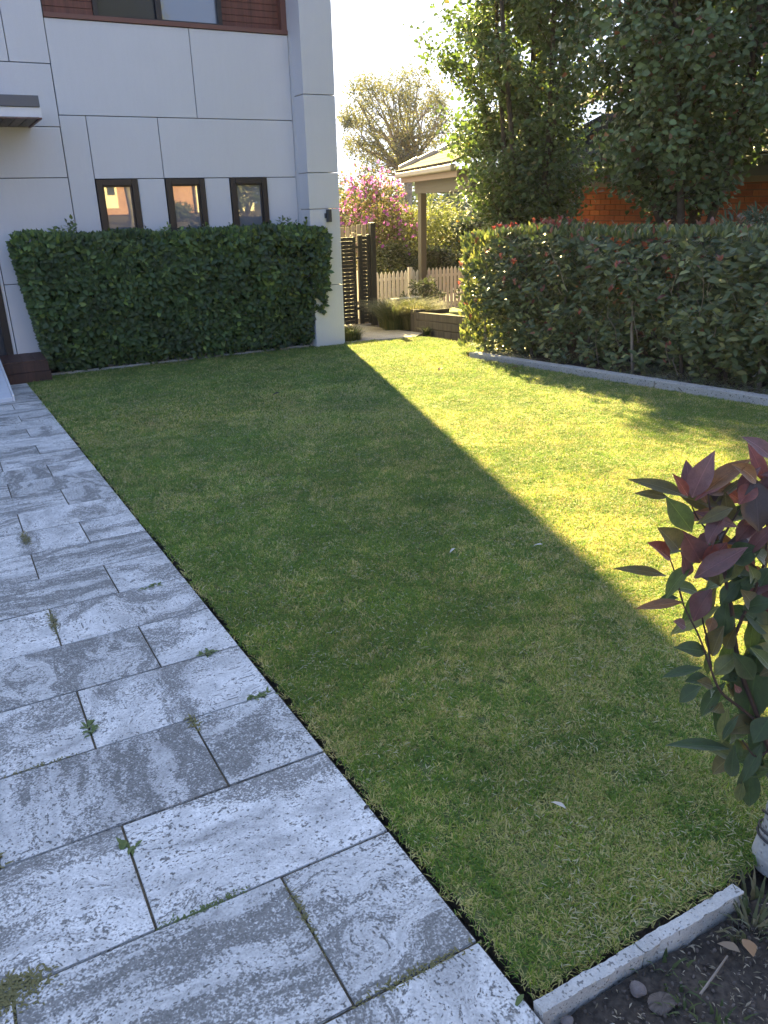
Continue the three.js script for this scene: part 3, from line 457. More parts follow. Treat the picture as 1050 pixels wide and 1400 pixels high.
  for (let i = 0; i < 15; i++) { const z = -8.4 + R() * 4.6, y = gy(z) + 0.3 + R() * 0.9, x = faceX(y, z) - 0.02; { let q = V(x + 0.2, y - 0.3, z + (R() - 0.5) * 0.3); for (let k = 0; k < 4; k++) { const e = q.clone().add(V(-0.06 + 0.04 * R(), 0.10 + 0.06 * R(), (R() - 0.5) * 0.16)); br.push(tube([q, e], [0.006 - k * 0.001, 0.005 - k * 0.001], 5)); if (R() < 0.6) br.push(tube([e, e.clone().add(V(-0.02, 0.07 + 0.06 * R(), (R() - 0.5) * 0.2))], [0.003, 0.0015], 4)); q = e; } } }
  part(t, 'twigs', mergeGeometries(br), M.twig).userData.kind = 'stuff';
  L.forEach((l, k) => copies(t, 'foliage', geo[k], M.leafGloss, l, K[k]));
}
// long grass under that hedge
{
  const R = rng(451), g = leafGeo(0.16, 0.008, { curl: 0.6, n: 3, fold: 0.1 }), L = [], K = [];
  for (let i = 0; i < 5200; i++) { const z = lerp(-9.6, -2.4, R()), x = z < -8.75 ? lerp(6.5, 7.1, R()) : lerp(6.12, 6.95, Math.pow(R(), 1.3)); if (fbm(x * 3, z * 3, 111, 2) < 0.42) continue; const a = R() * 6.283; L.push(leafM(V(x, gy(z) - 0.01, z), V(Math.cos(a) * 0.6, 1, Math.sin(a) * 0.6), V(-Math.cos(a), 0.3, -Math.sin(a)), 0.4 + 0.7 * R(), R, 0.3)); K.push(mixc([0.07, 0.13, 0.03], [0.2, 0.2, 0.07], R())); }
  const o = thing('long_grass', 'unmown grass growing under the red-tipped hedge', 'grass', V(6.5, gy(-6), -6), null, 'stuff'); copies(o, 'blades', g, M.leafThin, L, K);
}

// ---------------------------------------------------------------- retaining wall, gate, fence
{
  const t = thing('retaining_wall', 'weathered timber sleeper wall behind the red-tipped hedge', 'wall', V(7.2, gy(-8), -8)); const R = rng(501);
  const cuts = [-12.0, -9.62, -7.2, -4.8, -2.0];
  for (let c = 0; c < 3; c++) for (let i = 0; i < 4; i++) { const a = cuts[i] + (c === 1 && i ? 0.9 : 0), b = cuts[i + 1] + (c === 1 && i < 3 ? 0.9 : 0); part(t, 'sleeper', bevBox(7.16 + R() * 0.012, 7.255, -0.06 + c * 0.132 + 0.003, -0.06 + (c + 1) * 0.132 - 0.003, a + 0.003, b - 0.003, 0.008), M.sleeper[Math.floor(R() * 3)]); }
  for (const z of [-9.6, -7.2, -4.8]) part(t, 'post', bevBox(7.05, 7.152, -0.1, 0.36, z - 0.05, z + 0.05, 0.008), M.sleeper[0]);
  part(t, 'end_post', bevBox(7.17, 7.37, -0.1, 0.375, -12.2, -12.003, 0.01), M.sleeper[0]); part(t, 'end_cap_sleeper', bevBox(7.372, 7.9, -0.08, 0.34, -12.17, -12.06, 0.01), M.sleeper[1]);
}
solo('stone_ledge', 'pale sunlit stone ledge behind the tufted grasses', 'ledge', box(7.4, 8.06, -0.85, -0.27, -13.42, -13.24, 0.02), M.paleStone, V(7.7, gy(-13), -13.1));
{
  const z = -14.08, y0 = -0.79, y1 = 0.825, t = thing('slatted_gate', 'dark horizontal-slat side gate beside the house pier', 'gate', V(6.4, gy(z), z));
  part(t, 'stile', box(7.035, 7.085, y0, y1, z - 0.045, z, 0.004), M.gate); part(t, 'stile', box(5.74, 5.79, y0, y1, z - 0.045, z, 0.004), M.gate);
  for (let i = 0; i < 23; i++) part(t, 'slat', box(5.74, 7.034, y0 + 0.01 + i * 0.07, y0 + 0.01 + i * 0.07 + 0.064, z - 0.022, z - 0.004, 0.003), M.gate);
  part(t, 'latch', box(7.06, 7.14, -0.52, -0.47, z + 0.001, z + 0.03, 0.003), M.gate); for (const y of [0.62, 0.42]) part(t, 'hinge', box(7.07, 7.15, y, y + 0.04, z + 0.001, z + 0.02, 0.003), M.gate);
  const s = thing('slatted_screen', 'narrow dark slatted screen panel with a tall end post', 'screen', V(7.35, gy(z), z));
  part(s, 'stile', box(7.15, 7.23, -0.80, 0.86, z - 0.04, z + 0.005, 0.004), M.gate); part(s, 'stile', box(7.335, 7.395, -0.80, 0.86, z - 0.04, z + 0.005, 0.004), M.gate); part(s, 'post', box(7.40, 7.505, -0.85, 1.07, z - 0.06, z + 0.045, 0.006), M.gate);
  for (let i = 0; i < 23; i++) part(s, 'slat', box(7.231, 7.334, -0.77 + i * 0.07, -0.77 + i * 0.07 + 0.0635, z - 0.022, z - 0.004, 0.003), M.gate);
  const p = thing('paling_fence', 'pale upright palings standing behind the slatted gate', 'fence', V(6.8, gy(-14.6), -14.6)); const R = rng(511);
  for (let i = 0; i < 15; i++) part(p, 'paling', box(5.85 + i * 0.118, 5.85 + i * 0.118 + 0.085, -0.88, 0.86 + 0.012 * i + (R() - 0.5) * 0.03, -14.62, -14.60, 0.003), M.paling);
  for (const y of [-0.5, 0.55]) part(p, 'rail', box(5.8, 7.66, y, y + 0.07, -14.66, -14.622, 0.003), M.paling);
  const q = solo('gate_post', 'slim pale timber post in the slot between gate and screen', 'post', box(7.09, 7.145, -0.9, 0.90, z - 0.18, z - 0.12, 0.004), M.paling, V(7.12, gy(z), z - 0.15));
}
{
  const z = -16, t = thing('picket_fence', 'cream pointed picket fence behind the brown post', 'fence', V(10, gy(z), z)), R = rng(521);
  const w = 0.036, s = new THREE.Shape([[-w, 0], [w, 0], [w, 0.98], [0, 1.05], [-w, 0.98]].map((p) => new THREE.Vector2(...p))), g = uvm(new THREE.ExtrudeGeometry(s, { depth: 0.018, bevelEnabled: false }));
  for (let i = 0; i < 43; i++) { const x = 8.15 + i * 0.1035; placed(t, 'picket', g, M.picket, V(x, -1.05 + (x < 9.6 ? -0.02 : 0.0) + (R() - 0.5) * 0.012, z), new THREE.Euler(0, 0, (R() - 0.5) * 0.012)); }
  for (const y of [-0.86, -0.22]) part(t, 'rail', box(8.1, 12.6, y, y + 0.06, z - 0.042, z - 0.002, 0.003), M.picket);
  for (const x of [8.12, 9.42, 10.9, 12.5]) part(t, 'post', box(x, x + 0.085, -1.1, 0.03, z - 0.13, z - 0.044, 0.005), M.picket);
  part(t, 'front_post', box(9.33, 9.40, -1.05, 0.045, z + 0.02, z + 0.08, 0.004), M.picket);
}
// carport of the neighbour: post, beam, fascia, gutter, tiled slope
{
  const E0 = V(9.46, 1.98, -16.6), d = V(-0.304, 0, 0.953), n = V(0.953, 0, 0.304), t = thing('carport', 'brown carport corner with tiled roof, beam and single post', 'carport', V(9.6, gy(-15.9), -15.9));
  const ob = (along0, along1, out0, out1, y0, y1, r = 0.006) => { const g = box(out0, out1, y0, y1, along0, along1, r), m = new THREE.Matrix4().makeBasis(n, V(0, 1, 0), d); g.applyMatrix4(m); g.translate(E0.x, 0, E0.z); return g; };   // out = towards +n
  part(t, 'post', (() => { const P = onRay(578, 395, -15.85); return box(P - 0.07, P + 0.07, gy(-15.9) - 0.3, 1.60, -15.93, -15.79, 0.008); })(), M.carport);
  const L = 4.6;
  part(t, 'beam', ob(0.55, L, 0.30, 0.46, 1.575, 1.90), M.carport); part(t, 'beam', ob(0.42, 0.545, 0.30, 4.5, 1.58, 1.90), M.carport);
  part(t, 'fascia', ob(0.1, L, 0.06, 0.10, 1.80, 1.97), M.fasciaTan); part(t, 'soffit', ob(0.1, L, 0.105, 4.4, 1.905, 1.925), M.fasciaTan);
  part(t, 'gutter', ob(0.0, L, -0.06, 0.055, 1.90, 2.01, 0.03), M.gutterTan); part(t, 'barge_board', ob(0.0, 0.04, 0.06, 2.4, 1.93, 2.0), M.fasciaTan);
  const rise = Math.tan(20 * Math.PI / 180);
  for (let c = 0; c < 13; c++) {   // tile courses, each a row of rolls
    const s = new THREE.Shape(), N = Math.round(L / 0.15); s.moveTo(0, 0); for (let i = 0; i <= N * 4; i++) s.lineTo(i / 4 * 0.15 * L / (N * 0.15), 0.022 + 0.022 * Math.pow(Math.abs(Math.sin(i / 4 * Math.PI)), 0.8)); s.lineTo(L, 0);
    const g = new THREE.ExtrudeGeometry(s, { depth: 0.35, bevelEnabled: false }), u = n.clone().add(V(0, rise, 0)).normalize(), m = new THREE.Matrix4().makeBasis(d.clone().negate(), V(0, 0, 0).crossVectors(d, u), u);
    g.applyMatrix4(m); const o = E0.clone().addScaledVector(n, -0.03 + c * 0.28).addScaledVector(d, L); g.translate(o.x, 2.005 + c * 0.28 * rise + 0.012, o.z); part(t, 'tile_course', uvm(g), M.roofTile);
  }
  for (let i = 0; i < 9; i++) { const o = E0.clone().addScaledVector(n, 0.05 + i * 0.4).addScaledVector(d, 0.03), g = tube([o.clone().setY(2.075 + (0.05 + i * 0.4) * rise), o.clone().addScaledVector(n, 0.42).setY(2.095 + (0.47 + i * 0.4) * rise)], [0.07, 0.085], 8); part(t, 'ridge_tile', g, M.gutterTan); }
}
function onRay(px, py, z) { const a = (px - 525) / 1075, b = -(py - 700) / 1075; const r = CR.map((c) => c[0] * a + c[1] * b - c[2]); return EYE.x + r[0] * z / r[2]; }
// neighbour's brick house
{
  const X = 10.2, t = thing('brick_house', 'orange-red brick bungalow behind the two tall trees', 'house', V(X + 2, gy(-9) + 0.2, -9)), R = rng(531);
  const topY = 1.645, y0 = topY - 20 * 0.086, zA = -12.7, zB = -5.3;
  part(t, 'wall', box(X + 0.013, X + 5, y0 - 0.4, topY + 0.02, zA, zB), M.mortar);
  const bl = 0.23, bh = 0.076, bg = uvm(new RoundedBoxGeometry(0.11, bh, bl, 1, 0.004)), hg = uvm(new RoundedBoxGeometry(0.11, bh, 0.11, 1, 0.004)), low = []; let cnt = 0;
  const seen = (y, z) => y > 0.78 && z < -6.4;
  for (let c = 0; c < 22; c++) for (let i = 0; i < 31; i++) {
    const y = topY - 0.043 - c * 0.086, z = zA + 0.12 + i * 0.24 + (c % 2 ? 0.12 : 0); if (z > zB - 0.1) continue;
    if (seen(y, z) && cnt < 300) { cnt++; placed(t, 'brick', bg, M.brick[Math.floor(R() * 4)], V(X + 0.055 + (R() - 0.5) * 0.004, y, z)); }
    else { const g = bg.clone(); g.translate(X + 0.055, y, z); low.push(g); }
  }
  part(t, 'lower_bricks', mergeGeometries(low), M.brick[0]).userData.kind = 'stuff';
  part(t, 'soffit', box(X - 0.5, X + 0.4, topY + 0.022, topY + 0.05, zA - 0.3, zB + 0.3), M.cream); part(t, 'frieze', box(X - 0.03, X + 0.012, topY - 0.07, topY + 0.02, zA, zB), M.fasciaTan);
  part(t, 'fascia', box(X - 0.54, X - 0.502, topY + 0.0, topY + 0.24, zA - 0.3, zB + 0.3, 0.005), M.fasciaGrey); part(t, 'gutter', box(X - 0.66, X - 0.542, topY + 0.13, topY + 0.25, zA - 0.3, zB + 0.3, 0.03), M.gutterDark);
  for (let c = 0; c < 12; c++) { const g = box(-0.02, 0.36, 0, 0.035, zA - 0.32, zB + 0.32, 0.01); g.rotateZ(0.40); g.translate(X - 0.6 + c * 0.30, topY + 0.25 + c * 0.30 * Math.tan(0.38), 0); part(t, 'tile_course', g, M.roofGrey); }
  part(t, 'corner_pier', box(X - 0.16, X - 0.035, y0 - 0.3, topY - 0.08, -7.32, -7.2, 0.005), M.fasciaTan);
}

// ---------------------------------------------------------------- trees and shrubs
function upTree(name, label, x, z, o) {
  const R = rng(o.seed), y0 = gy(z) + (x > 7.3 ? 0.25 : 0), t = thing(name, label, 'tree', V(x, y0, z));
  const geo = [leafGeo(o.leaf, o.leaf * 0.68, { curl: 0.2, n: 3, peak: 0.38 }), leafGeo(o.leaf * 0.85, o.leaf * 0.6, { curl: 0.4, n: 3, fold: 0.4, peak: 0.35 })], L = [[], []], K = [[], []], br = [];
  part(t, 'trunk', tube([V(x, y0 - 0.1, z), V(x + 0.03, y0 + 0.5, z - 0.02), V(x - 0.02, y0 + 1.0, z)], [0.15, 0.12, 0.10], 10, 3), M.bark);
  for (let s = 0; s < o.stems; s++) {
    const a = s / o.stems * 6.283 + R() * 0.6, rr = s === 0 ? 0.1 : o.rad * (0.35 + 0.4 * R()), H = o.h * (s === 0 ? 1 : 0.72 + 0.25 * R());
    const P = [V(x + 0.05 * Math.cos(a), y0 + 0.25 + 0.4 * R(), z + 0.05 * Math.sin(a)), V(x + rr * 0.55 * Math.cos(a), y0 + H * 0.3, z + rr * 0.55 * Math.sin(a)), V(x + rr * 0.9 * Math.cos(a + 0.2), y0 + H * 0.62, z + rr * 0.9 * Math.sin(a + 0.2)), V(x + rr * Math.cos(a + 0.3), y0 + H, z + rr * Math.sin(a + 0.3))], cv = new THREE.CatmullRomCurve3(P);
    part(t, 'limb', tube(P, [0.062, 0.045, 0.03, 0.01], 7, 4), M.bark);
    const nb = Math.round(H * o.per);
    for (let b = 0; b < nb; b++) {
      const f = o.low + (1 - o.low) * (b + R()) / nb, p = cv.getPoint(f), ba = R() * 6.283, reach = o.reach * (0.45 + 0.75 * R()) * Math.sin(Math.PI * clamp(0.16 + 0.8 * f)) , e = p.clone().add(V(Math.cos(ba) * reach, reach * o.rise * (0.5 + R()), Math.sin(ba) * reach));
      const hx = Math.hypot(e.x - x, e.z - z), lim = o.rad * lerp(0.45, 1.12, clamp((e.y - y0 - 0.9) / 2.4)); if (hx > lim) { e.x = x + (e.x - x) * lim / hx; e.z = z + (e.z - z) * lim / hx; }
      br.push(tube([p, e], [0.009, 0.003], 4)); const sp = e.clone().sub(p), n = Math.round(o.n * (0.6 + 0.8 * R())), hue = R();
      for (let j = 0; j < n; j++) {
        const q = p.clone().addScaledVector(sp, 0.2 + 0.9 * R()).add(V((R() + R() - 1) * o.fuzz, (R() + R() - 1) * o.fuzz * 1.2, (R() + R() - 1) * o.fuzz)), la = R() * 6.283, k = R() < 0.5 ? 0 : 1;
        L[k].push(leafM(q, V(Math.cos(la), R() * 1.1 - 0.75, Math.sin(la)), V(q.x - x, 0.6, q.z - z).normalize(), 0.65 + 0.6 * R(), R, 1.2));
        K[k].push(tint(R() < o.odd ? o.cOdd : mixc(o.c0, o.c1, clamp(hue * 0.6 + R() * 0.5)), 0.75 + 0.5 * R()));
      }
    }
  }
  part(t, 'twigs', mergeGeometries(br), M.bark).userData.kind = 'stuff'; L.forEach((l, k) => copies(t, 'foliage', geo[k], o.mat ?? M.leaf, l, K[k])); return t;
}
upTree('upright_tree', 'tall upright leafy tree beside the carport roof', 8.38, -10.7, { seed: 601, leaf: 0.085, stems: 9, rad: 1.5, h: 8.2, per: 4.6, low: 0.06, reach: 0.95, rise: 0.75, n: 178, fuzz: 0.22, odd: 0.03, cOdd: [0.2, 0.17, 0.04], c0: [0.06, 0.105, 0.024], c1: [0.135, 0.19, 0.04] });
upTree('broad_tree', 'tall dense dark-leaved tree in front of the brick wall', 8.6, -7.55, { seed: 611, leaf: 0.095, stems: 9, rad: 1.62, h: 8.0, per: 4.6, low: 0.22, reach: 1.05, rise: 0.55, n: 185, fuzz: 0.23, odd: 0.03, cOdd: [0.22, 0.09, 0.05], c0: [0.055, 0.10, 0.03], c1: [0.12, 0.18, 0.045], mat: M.leafGloss });
upTree('edge_tree', 'dense tree behind the deeply shaded end of the red-tipped hedge', 9.0, -5.0, { seed: 617, leaf: 0.09, stems: 6, rad: 1.5, h: 7.2, per: 4.0, low: 0.28, reach: 1.0, rise: 0.5, n: 150, fuzz: 0.22, odd: 0.03, cOdd: [0.2, 0.1, 0.05], c0: [0.055, 0.10, 0.03], c1: [0.12, 0.18, 0.04], mat: M.leaf });

function bush(name, label, cat, cx, cz, y0, rx, ry, rz, o) {
  const R = rng(o.seed), t = thing(name, label, cat, V(cx, y0, cz), o.group);
  const geo = leafGeo(o.leaf, o.leaf * (o.asp ?? 0.45), { curl: 0.25, n: 3 }), L = [], K = [], FL = [], FK = [], br = [];
  const lobes = []; for (let i = 0; i < o.lobes; i++) { const a = R() * 6.283, v = R() * 2 - 0.75, r = 0.45 + 0.45 * R(), h = Math.sqrt(Math.max(0, 1 - Math.min(1, v * v))); lobes.push([V(cx + rx * r * h * Math.cos(a), y0 + ry * (1 + clamp(v, -0.9, 0.9) * 0.8), cz + rz * r * h * Math.sin(a)), 0.28 + 0.22 * R(), R()]); }
  for (const [c, s, hue] of lobes) {
    br.push(tube([V(cx + (R() - 0.5) * 0.1, y0 - 0.05, cz + (R() - 0.5) * 0.1), V(lerp(cx, c.x, 0.5), lerp(y0, c.y, 0.6), lerp(cz, c.z, 0.5)), c], [0.02, 0.012, 0.004], 5, 2));
    for (let j = 0; j < o.n; j++) {
      const d = V(R() * 2 - 1, R() * 2 - 1, R() * 2 - 1).normalize(), q = c.clone().add(V(d.x * rx, d.y * ry * 0.8, d.z * rz).multiplyScalar(s * Math.pow(R(), 0.45) * 1.15)); if (q.y < y0) q.y = y0 + R() * 0.1;
      L.push(leafM(q, V(d.x + (R() - 0.5), d.y * 0.6 + R() - 0.3, d.z + (R() - 0.5)), V(d.x, d.y + 0.5, d.z), 0.6 + 0.7 * R(), R, 1)); K.push(tint(mixc(o.c0, o.c1, clamp(hue * 0.6 + R() * 0.5)), 0.75 + 0.5 * R()));
    }
    if (o.flower) for (let j = 0; j < o.fn; j++) { if (c.y < y0 + ry * (o.flow ?? 0.8) && R() > 0.12) continue; const d = V(R() * 2 - 1, R() * 1.4 - 0.4, R() * 2 - 1).normalize(), q = c.clone().add(V(d.x * rx, d.y * ry * 0.8, d.z * rz).multiplyScalar(s * 1.15)); const col = mixc(o.flower[0], o.flower[1], R()); for (let k = 0; k < 5; k++) { const a = k / 5 * 6.283; FL.push(leafM(q, V(Math.cos(a), Math.sin(a) * 0.9, (R() - 0.5) + 0.4 * Math.sin(a)), d, 0.8 + 0.4 * R(), R, 0.3)); FK.push(col); } }
  }
  part(t, 'stems', mergeGeometries(br), M.bark).userData.kind = 'stuff'; copies(t, 'foliage', geo, o.mat ?? M.leafThin, L, K);
  if (FL.length) copies(t, 'flowers', leafGeo(o.fs, o.fs * 0.8, { curl: 0.1, n: 2, peak: 0.6 }), M.petal, FL, FK);
  return t;
}
bush('flowering_bush', 'big bush covered in purple-pink flowers behind the slatted gate', 'bush', 9.25, -17.6, gy(-17.6), 1.2, 1.55, 0.95, { seed: 701, lobes: 30, n: 330, leaf: 0.09, c0: [0.07, 0.09, 0.03], c1: [0.20, 0.17, 0.06], flower: [[0.36, 0.07, 0.50], [0.66, 0.24, 0.60]], fn: 25, fs: 0.05, flow: 0.95 });
bush('golden_shrub', 'yellow-green fine-leaved shrub between the flowering bush and brown post', 'shrub', 10.35, -17.9, gy(-17.9), 0.85, 1.15, 0.7, { seed: 711, lobes: 22, n: 300, leaf: 0.10, asp: 0.3, c0: [0.12, 0.15, 0.03], c1: [0.26, 0.26, 0.05] });
bush('golden_shrub', 'tall yellow-green shrub seen below the carport beam', 'shrub', 11.75, -18.6, gy(-18.6), 0.95, 1.25, 0.8, { seed: 713, lobes: 22, n: 300, leaf: 0.11, asp: 0.3, c0: [0.09, 0.13, 0.03], c1: [0.24, 0.25, 0.05] });
bush('orange_flower_bush', 'dark bush dotted with orange-yellow flowers behind the pickets', 'bush', 12.4, -17.6, gy(-17.6), 1.1, 1.0, 0.8, { seed: 721, lobes: 24, n: 300, leaf: 0.11, c0: [0.03, 0.055, 0.02], c1: [0.07, 0.10, 0.03], flower: [[0.75, 0.30, 0.03], [0.8, 0.5, 0.05]], fn: 4, fs: 0.05, flow: 0.2, mat: M.leaf });
bush('dark_shrub', 'dark green shrub directly behind the pickets and screen', 'shrub', 9.35, -16.75, gy(-16.7), 0.75, 0.72, 0.45, { seed: 731, lobes: 20, n: 280, leaf: 0.09, c0: [0.035, 0.06, 0.02], c1: [0.10, 0.12, 0.035] });
bush('dark_shrub', 'dark green shrub behind the pickets under the golden shrub', 'shrub', 10.7, -16.9, gy(-16.9), 0.75, 0.65, 0.5, { seed: 733, lobes: 18, n: 260, leaf: 0.10, c0: [0.03, 0.055, 0.02], c1: [0.08, 0.10, 0.03] });
bush('low_shrub', 'small open shrub in front of the pickets above the stone ledge', 'shrub', 8.25, -13.55, gy(-13.5) + 0.15, 0.42, 0.32, 0.25, { seed: 741, lobes: 12, n: 70, leaf: 0.07, c0: [0.04, 0.06, 0.025], c1: [0.10, 0.11, 0.04] });
bush('low_shrub', 'bright leafy shrub against the end of the red-tipped hedge', 'shrub', 8.05, -10.75, gy(-10.7) + 0.25, 0.55, 0.40, 0.8, { seed: 743, lobes: 18, n: 130, leaf: 0.08, c0: [0.06, 0.09, 0.025], c1: [0.17, 0.18, 0.045] });
bush('feathery_shrub', 'blue-green feathery shrub behind the middle of the red-tipped hedge', 'shrub', 7.75, -8.9, gy(-8.9) + 0.28, 0.55, 0.62, 0.45, { seed: 751, lobes: 16, n: 230, leaf: 0.11, asp: 0.16, c0: [0.045, 0.085, 0.045], c1: [0.09, 0.14, 0.07], mat: M.leaf });
bush('feathery_shrub', 'grey-green feathery shrub by the brick wall at the hedge end', 'shrub', 7.85, -5.9, gy(-5.9) + 0.28, 0.5, 0.66, 0.45, { seed: 753, lobes: 16, n: 230, leaf: 0.12, asp: 0.16, c0: [0.045, 0.085, 0.04], c1: [0.10, 0.15, 0.07], mat: M.leaf });

// tufted grasses beside the path
function tuftPlant(label, x, z, y, n, h, seed, c0, c1) {
  const R = rng(seed), L = [], cols = [], t = thing('tufted_grass', label, 'plant', V(x, y, z)), gs = [];
  for (let i = 0; i < n; i++) { const a = R() * 6.283, hh = h * (0.6 + 0.6 * R()), sp = hh * (0.2 + 0.9 * R()), rb = (h > 0.2 ? 0.22 : 0.06) * R(), b = V(x + Math.cos(a) * rb, y - 0.01, z + Math.sin(a) * rb), w = (0.004 + 0.003 * R()) * (h > 0.2 ? 1.7 : 1), s = V(-Math.sin(a), 0, Math.cos(a)).multiplyScalar(w); const P = [0, 0.35, 0.7, 1].map((f) => b.clone().add(V(Math.cos(a) * sp * f * f, hh * (1.45 * f - 0.75 * f * f), Math.sin(a) * sp * f * f))); const c = mixc(c0, c1, R()); for (let k = 0; k < 3; k++) { const w0 = 1 - k / 3.2, w1 = 1 - (k + 1) / 3.2, A = P[k].clone().addScaledVector(s, w0), B = P[k].clone().addScaledVector(s, -w0), Cc = P[k + 1].clone().addScaledVector(s, w1), D = P[k + 1].clone().addScaledVector(s, -w1); for (const v of [A, B, Cc, B, D, Cc]) { L.push(v.x, v.y, v.z); cols.push(...c); } } }
  const g = new THREE.BufferGeometry(); g.setAttribute('position', new THREE.Float32BufferAttribute(L, 3)); g.setAttribute('color', new THREE.Float32BufferAttribute(cols, 3)); g.computeVertexNormals(); part(t, 'blades', g, M.grass); return t;
}
const LG0 = [0.05, 0.085, 0.02], LG1 = [0.17, 0.17, 0.06];
tuftPlant('strappy green tuft at the foot of the pale corner pier', 5.78, -11.85, gy(-11.85), 420, 0.30, 801, LG0, LG1);
tuftPlant('arching tufted grass in front of the slatted screen', 7.32, -13.2, gy(-13.2) + 0.02, 900, 0.60, 803, LG0, LG1);
tuftPlant('big arching tufted grass beside the path before the ledge', 7.15, -12.75, gy(-12.75), 950, 0.62, 805, LG0, LG1);
tuftPlant('dry arching tufted grass against the sleeper end post', 7.40, -12.45, gy(-12.45) + 0.02, 900, 0.58, 807, [0.07, 0.09, 0.025], [0.24, 0.21, 0.09]);
tuftPlant('drooping tufted grass below the stone ledge', 7.55, -12.85, gy(-12.85) + 0.05, 900, 0.6, 813, LG0, LG1);
tuftPlant('small tufted grass behind the sleeper end post', 7.72, -12.5, gy(-12.5) + 0.1, 500, 0.42, 809, LG0, [0.22, 0.2, 0.08]);
tuftPlant('short tuft growing at the base of the sleeper wall', 7.08, -11.5, gy(-11.5), 160, 0.17, 811, LG0, LG1);

// far gum tree against the bright sky
{
  const R = rng(821), X = 23.5, Z = -40, y0 = gy(Z), t = thing('gum_tree', 'tall open-crowned gum tree far behind the carport', 'tree', V(X, y0, Z)), br = [], L = [], K = [], geo = leafGeo(0.20, 0.055, { curl: 0.2, n: 2 });
  part(t, 'trunk', tube([V(X, y0 - 0.2, Z), V(X - 0.1, y0 + 2.2, Z), V(X + 0.05, y0 + 4.2, Z)], [0.30, 0.24, 0.20], 8, 3), M.gumBark);
  const forks = [V(X + 0.05, y0 + 4.1, Z), V(X - 0.5, y0 + 4.9, Z + 0.2), V(X + 0.5, y0 + 5.0, Z - 0.2), V(X - 0.2, y0 + 6.0, Z)];
  br.push(tube([V(X - 0.05, y0 + 3.3, Z), V(X - 0.3, y0 + 4.2, Z + 0.1), forks[1]], [0.15, 0.13, 0.10], 6, 2), tube([forks[0], V(X + 0.35, y0 + 4.6, Z), forks[2]], [0.14, 0.12, 0.09], 6, 2), tube([forks[0], V(X - 0.1, y0 + 5, Z), forks[3]], [0.15, 0.12, 0.09], 6, 2));
  for (let i = 0; i < 64; i++) {
    const a = i * 2.4, v = 1 - 2 * (i + 0.5) / 64, h = Math.sqrt(1 - v * v), r = 0.55 + 0.45 * R(), c = V(22.9 + 3.7 * r * h * Math.cos(a), 5.1 + 2.75 * r * v, Z + 2.2 * r * h * Math.sin(a));
    const f = forks[Math.floor(R() * 4)], m1 = f.clone().lerp(c, 0.35).add(V((R() - 0.5) * 0.7, 0.1 - 0.35 * R(), (R() - 0.5) * 0.5)), m2 = f.clone().lerp(c, 0.7).add(V((R() - 0.5) * 0.6, (R() - 0.5) * 0.5, (R() - 0.5) * 0.4)); br.push(tube([f, m1, m2, c], [0.085, 0.06, 0.035, 0.014], 5, 3));
    for (let t2 = 0; t2 < 3; t2++) { const e = c.clone().add(V((R() - 0.5) * 1.1, (R() - 0.3) * 0.8, (R() - 0.5) * 0.9)); br.push(tube([m2, e], [0.015, 0.006], 4)); const n = 50 + Math.floor(R() * 46); for (let k = 0; k < n; k++) { const q = e.clone().add(V((R() + R() + R() - 1.5) * 0.5, (R() + R() + R() - 1.5) * 0.42, (R() + R() + R() - 1.5) * 0.5)), la = R() * 6.283; L.push(leafM(q, V(Math.cos(la) * 0.7, -0.8 + R() * 0.8, Math.sin(la) * 0.7), V(R() - 0.5, 0.3, R() - 0.5), 0.7 + 0.6 * R(), R, 1)); K.push(mixc([0.09, 0.11, 0.045], [0.22, 0.20, 0.08], R())); } }
  }
  part(t, 'branches', mergeGeometries(br), M.gumBark); copies(t, 'foliage', geo, M.leafThin, L, K);
}
// distant wooded slope
{
  const R = rng(831), o = thing('distant_trees', 'hazy mass of distant trees below the carport roof', 'trees', V(30, gy(-50), -52), null, 'stuff'), L = [], K = [], g = leafGeo(0.55, 0.4, { n: 2 });
  for (let i = 0; i < 9000; i++) { const x = lerp(4, 75, R()), z = lerp(-62, -48, R()), h = 3.0 + 1.6 * fbm(x * 0.25, z * 0.1, 141, 3), y = gy(z) + h * Math.pow(R(), 0.7), a = R() * 6.283; L.push(leafM(V(x, y, z), V(Math.cos(a), R() - 0.3, Math.sin(a)), V(R() - 0.5, 0.6, 0.6), 0.8 + 0.6 * R(), R, 1)); K.push(mixc([0.035, 0.06, 0.03], [0.09, 0.11, 0.045], R())); }
  copies(o, 'foliage', g, M.leafThin, L, K);
}

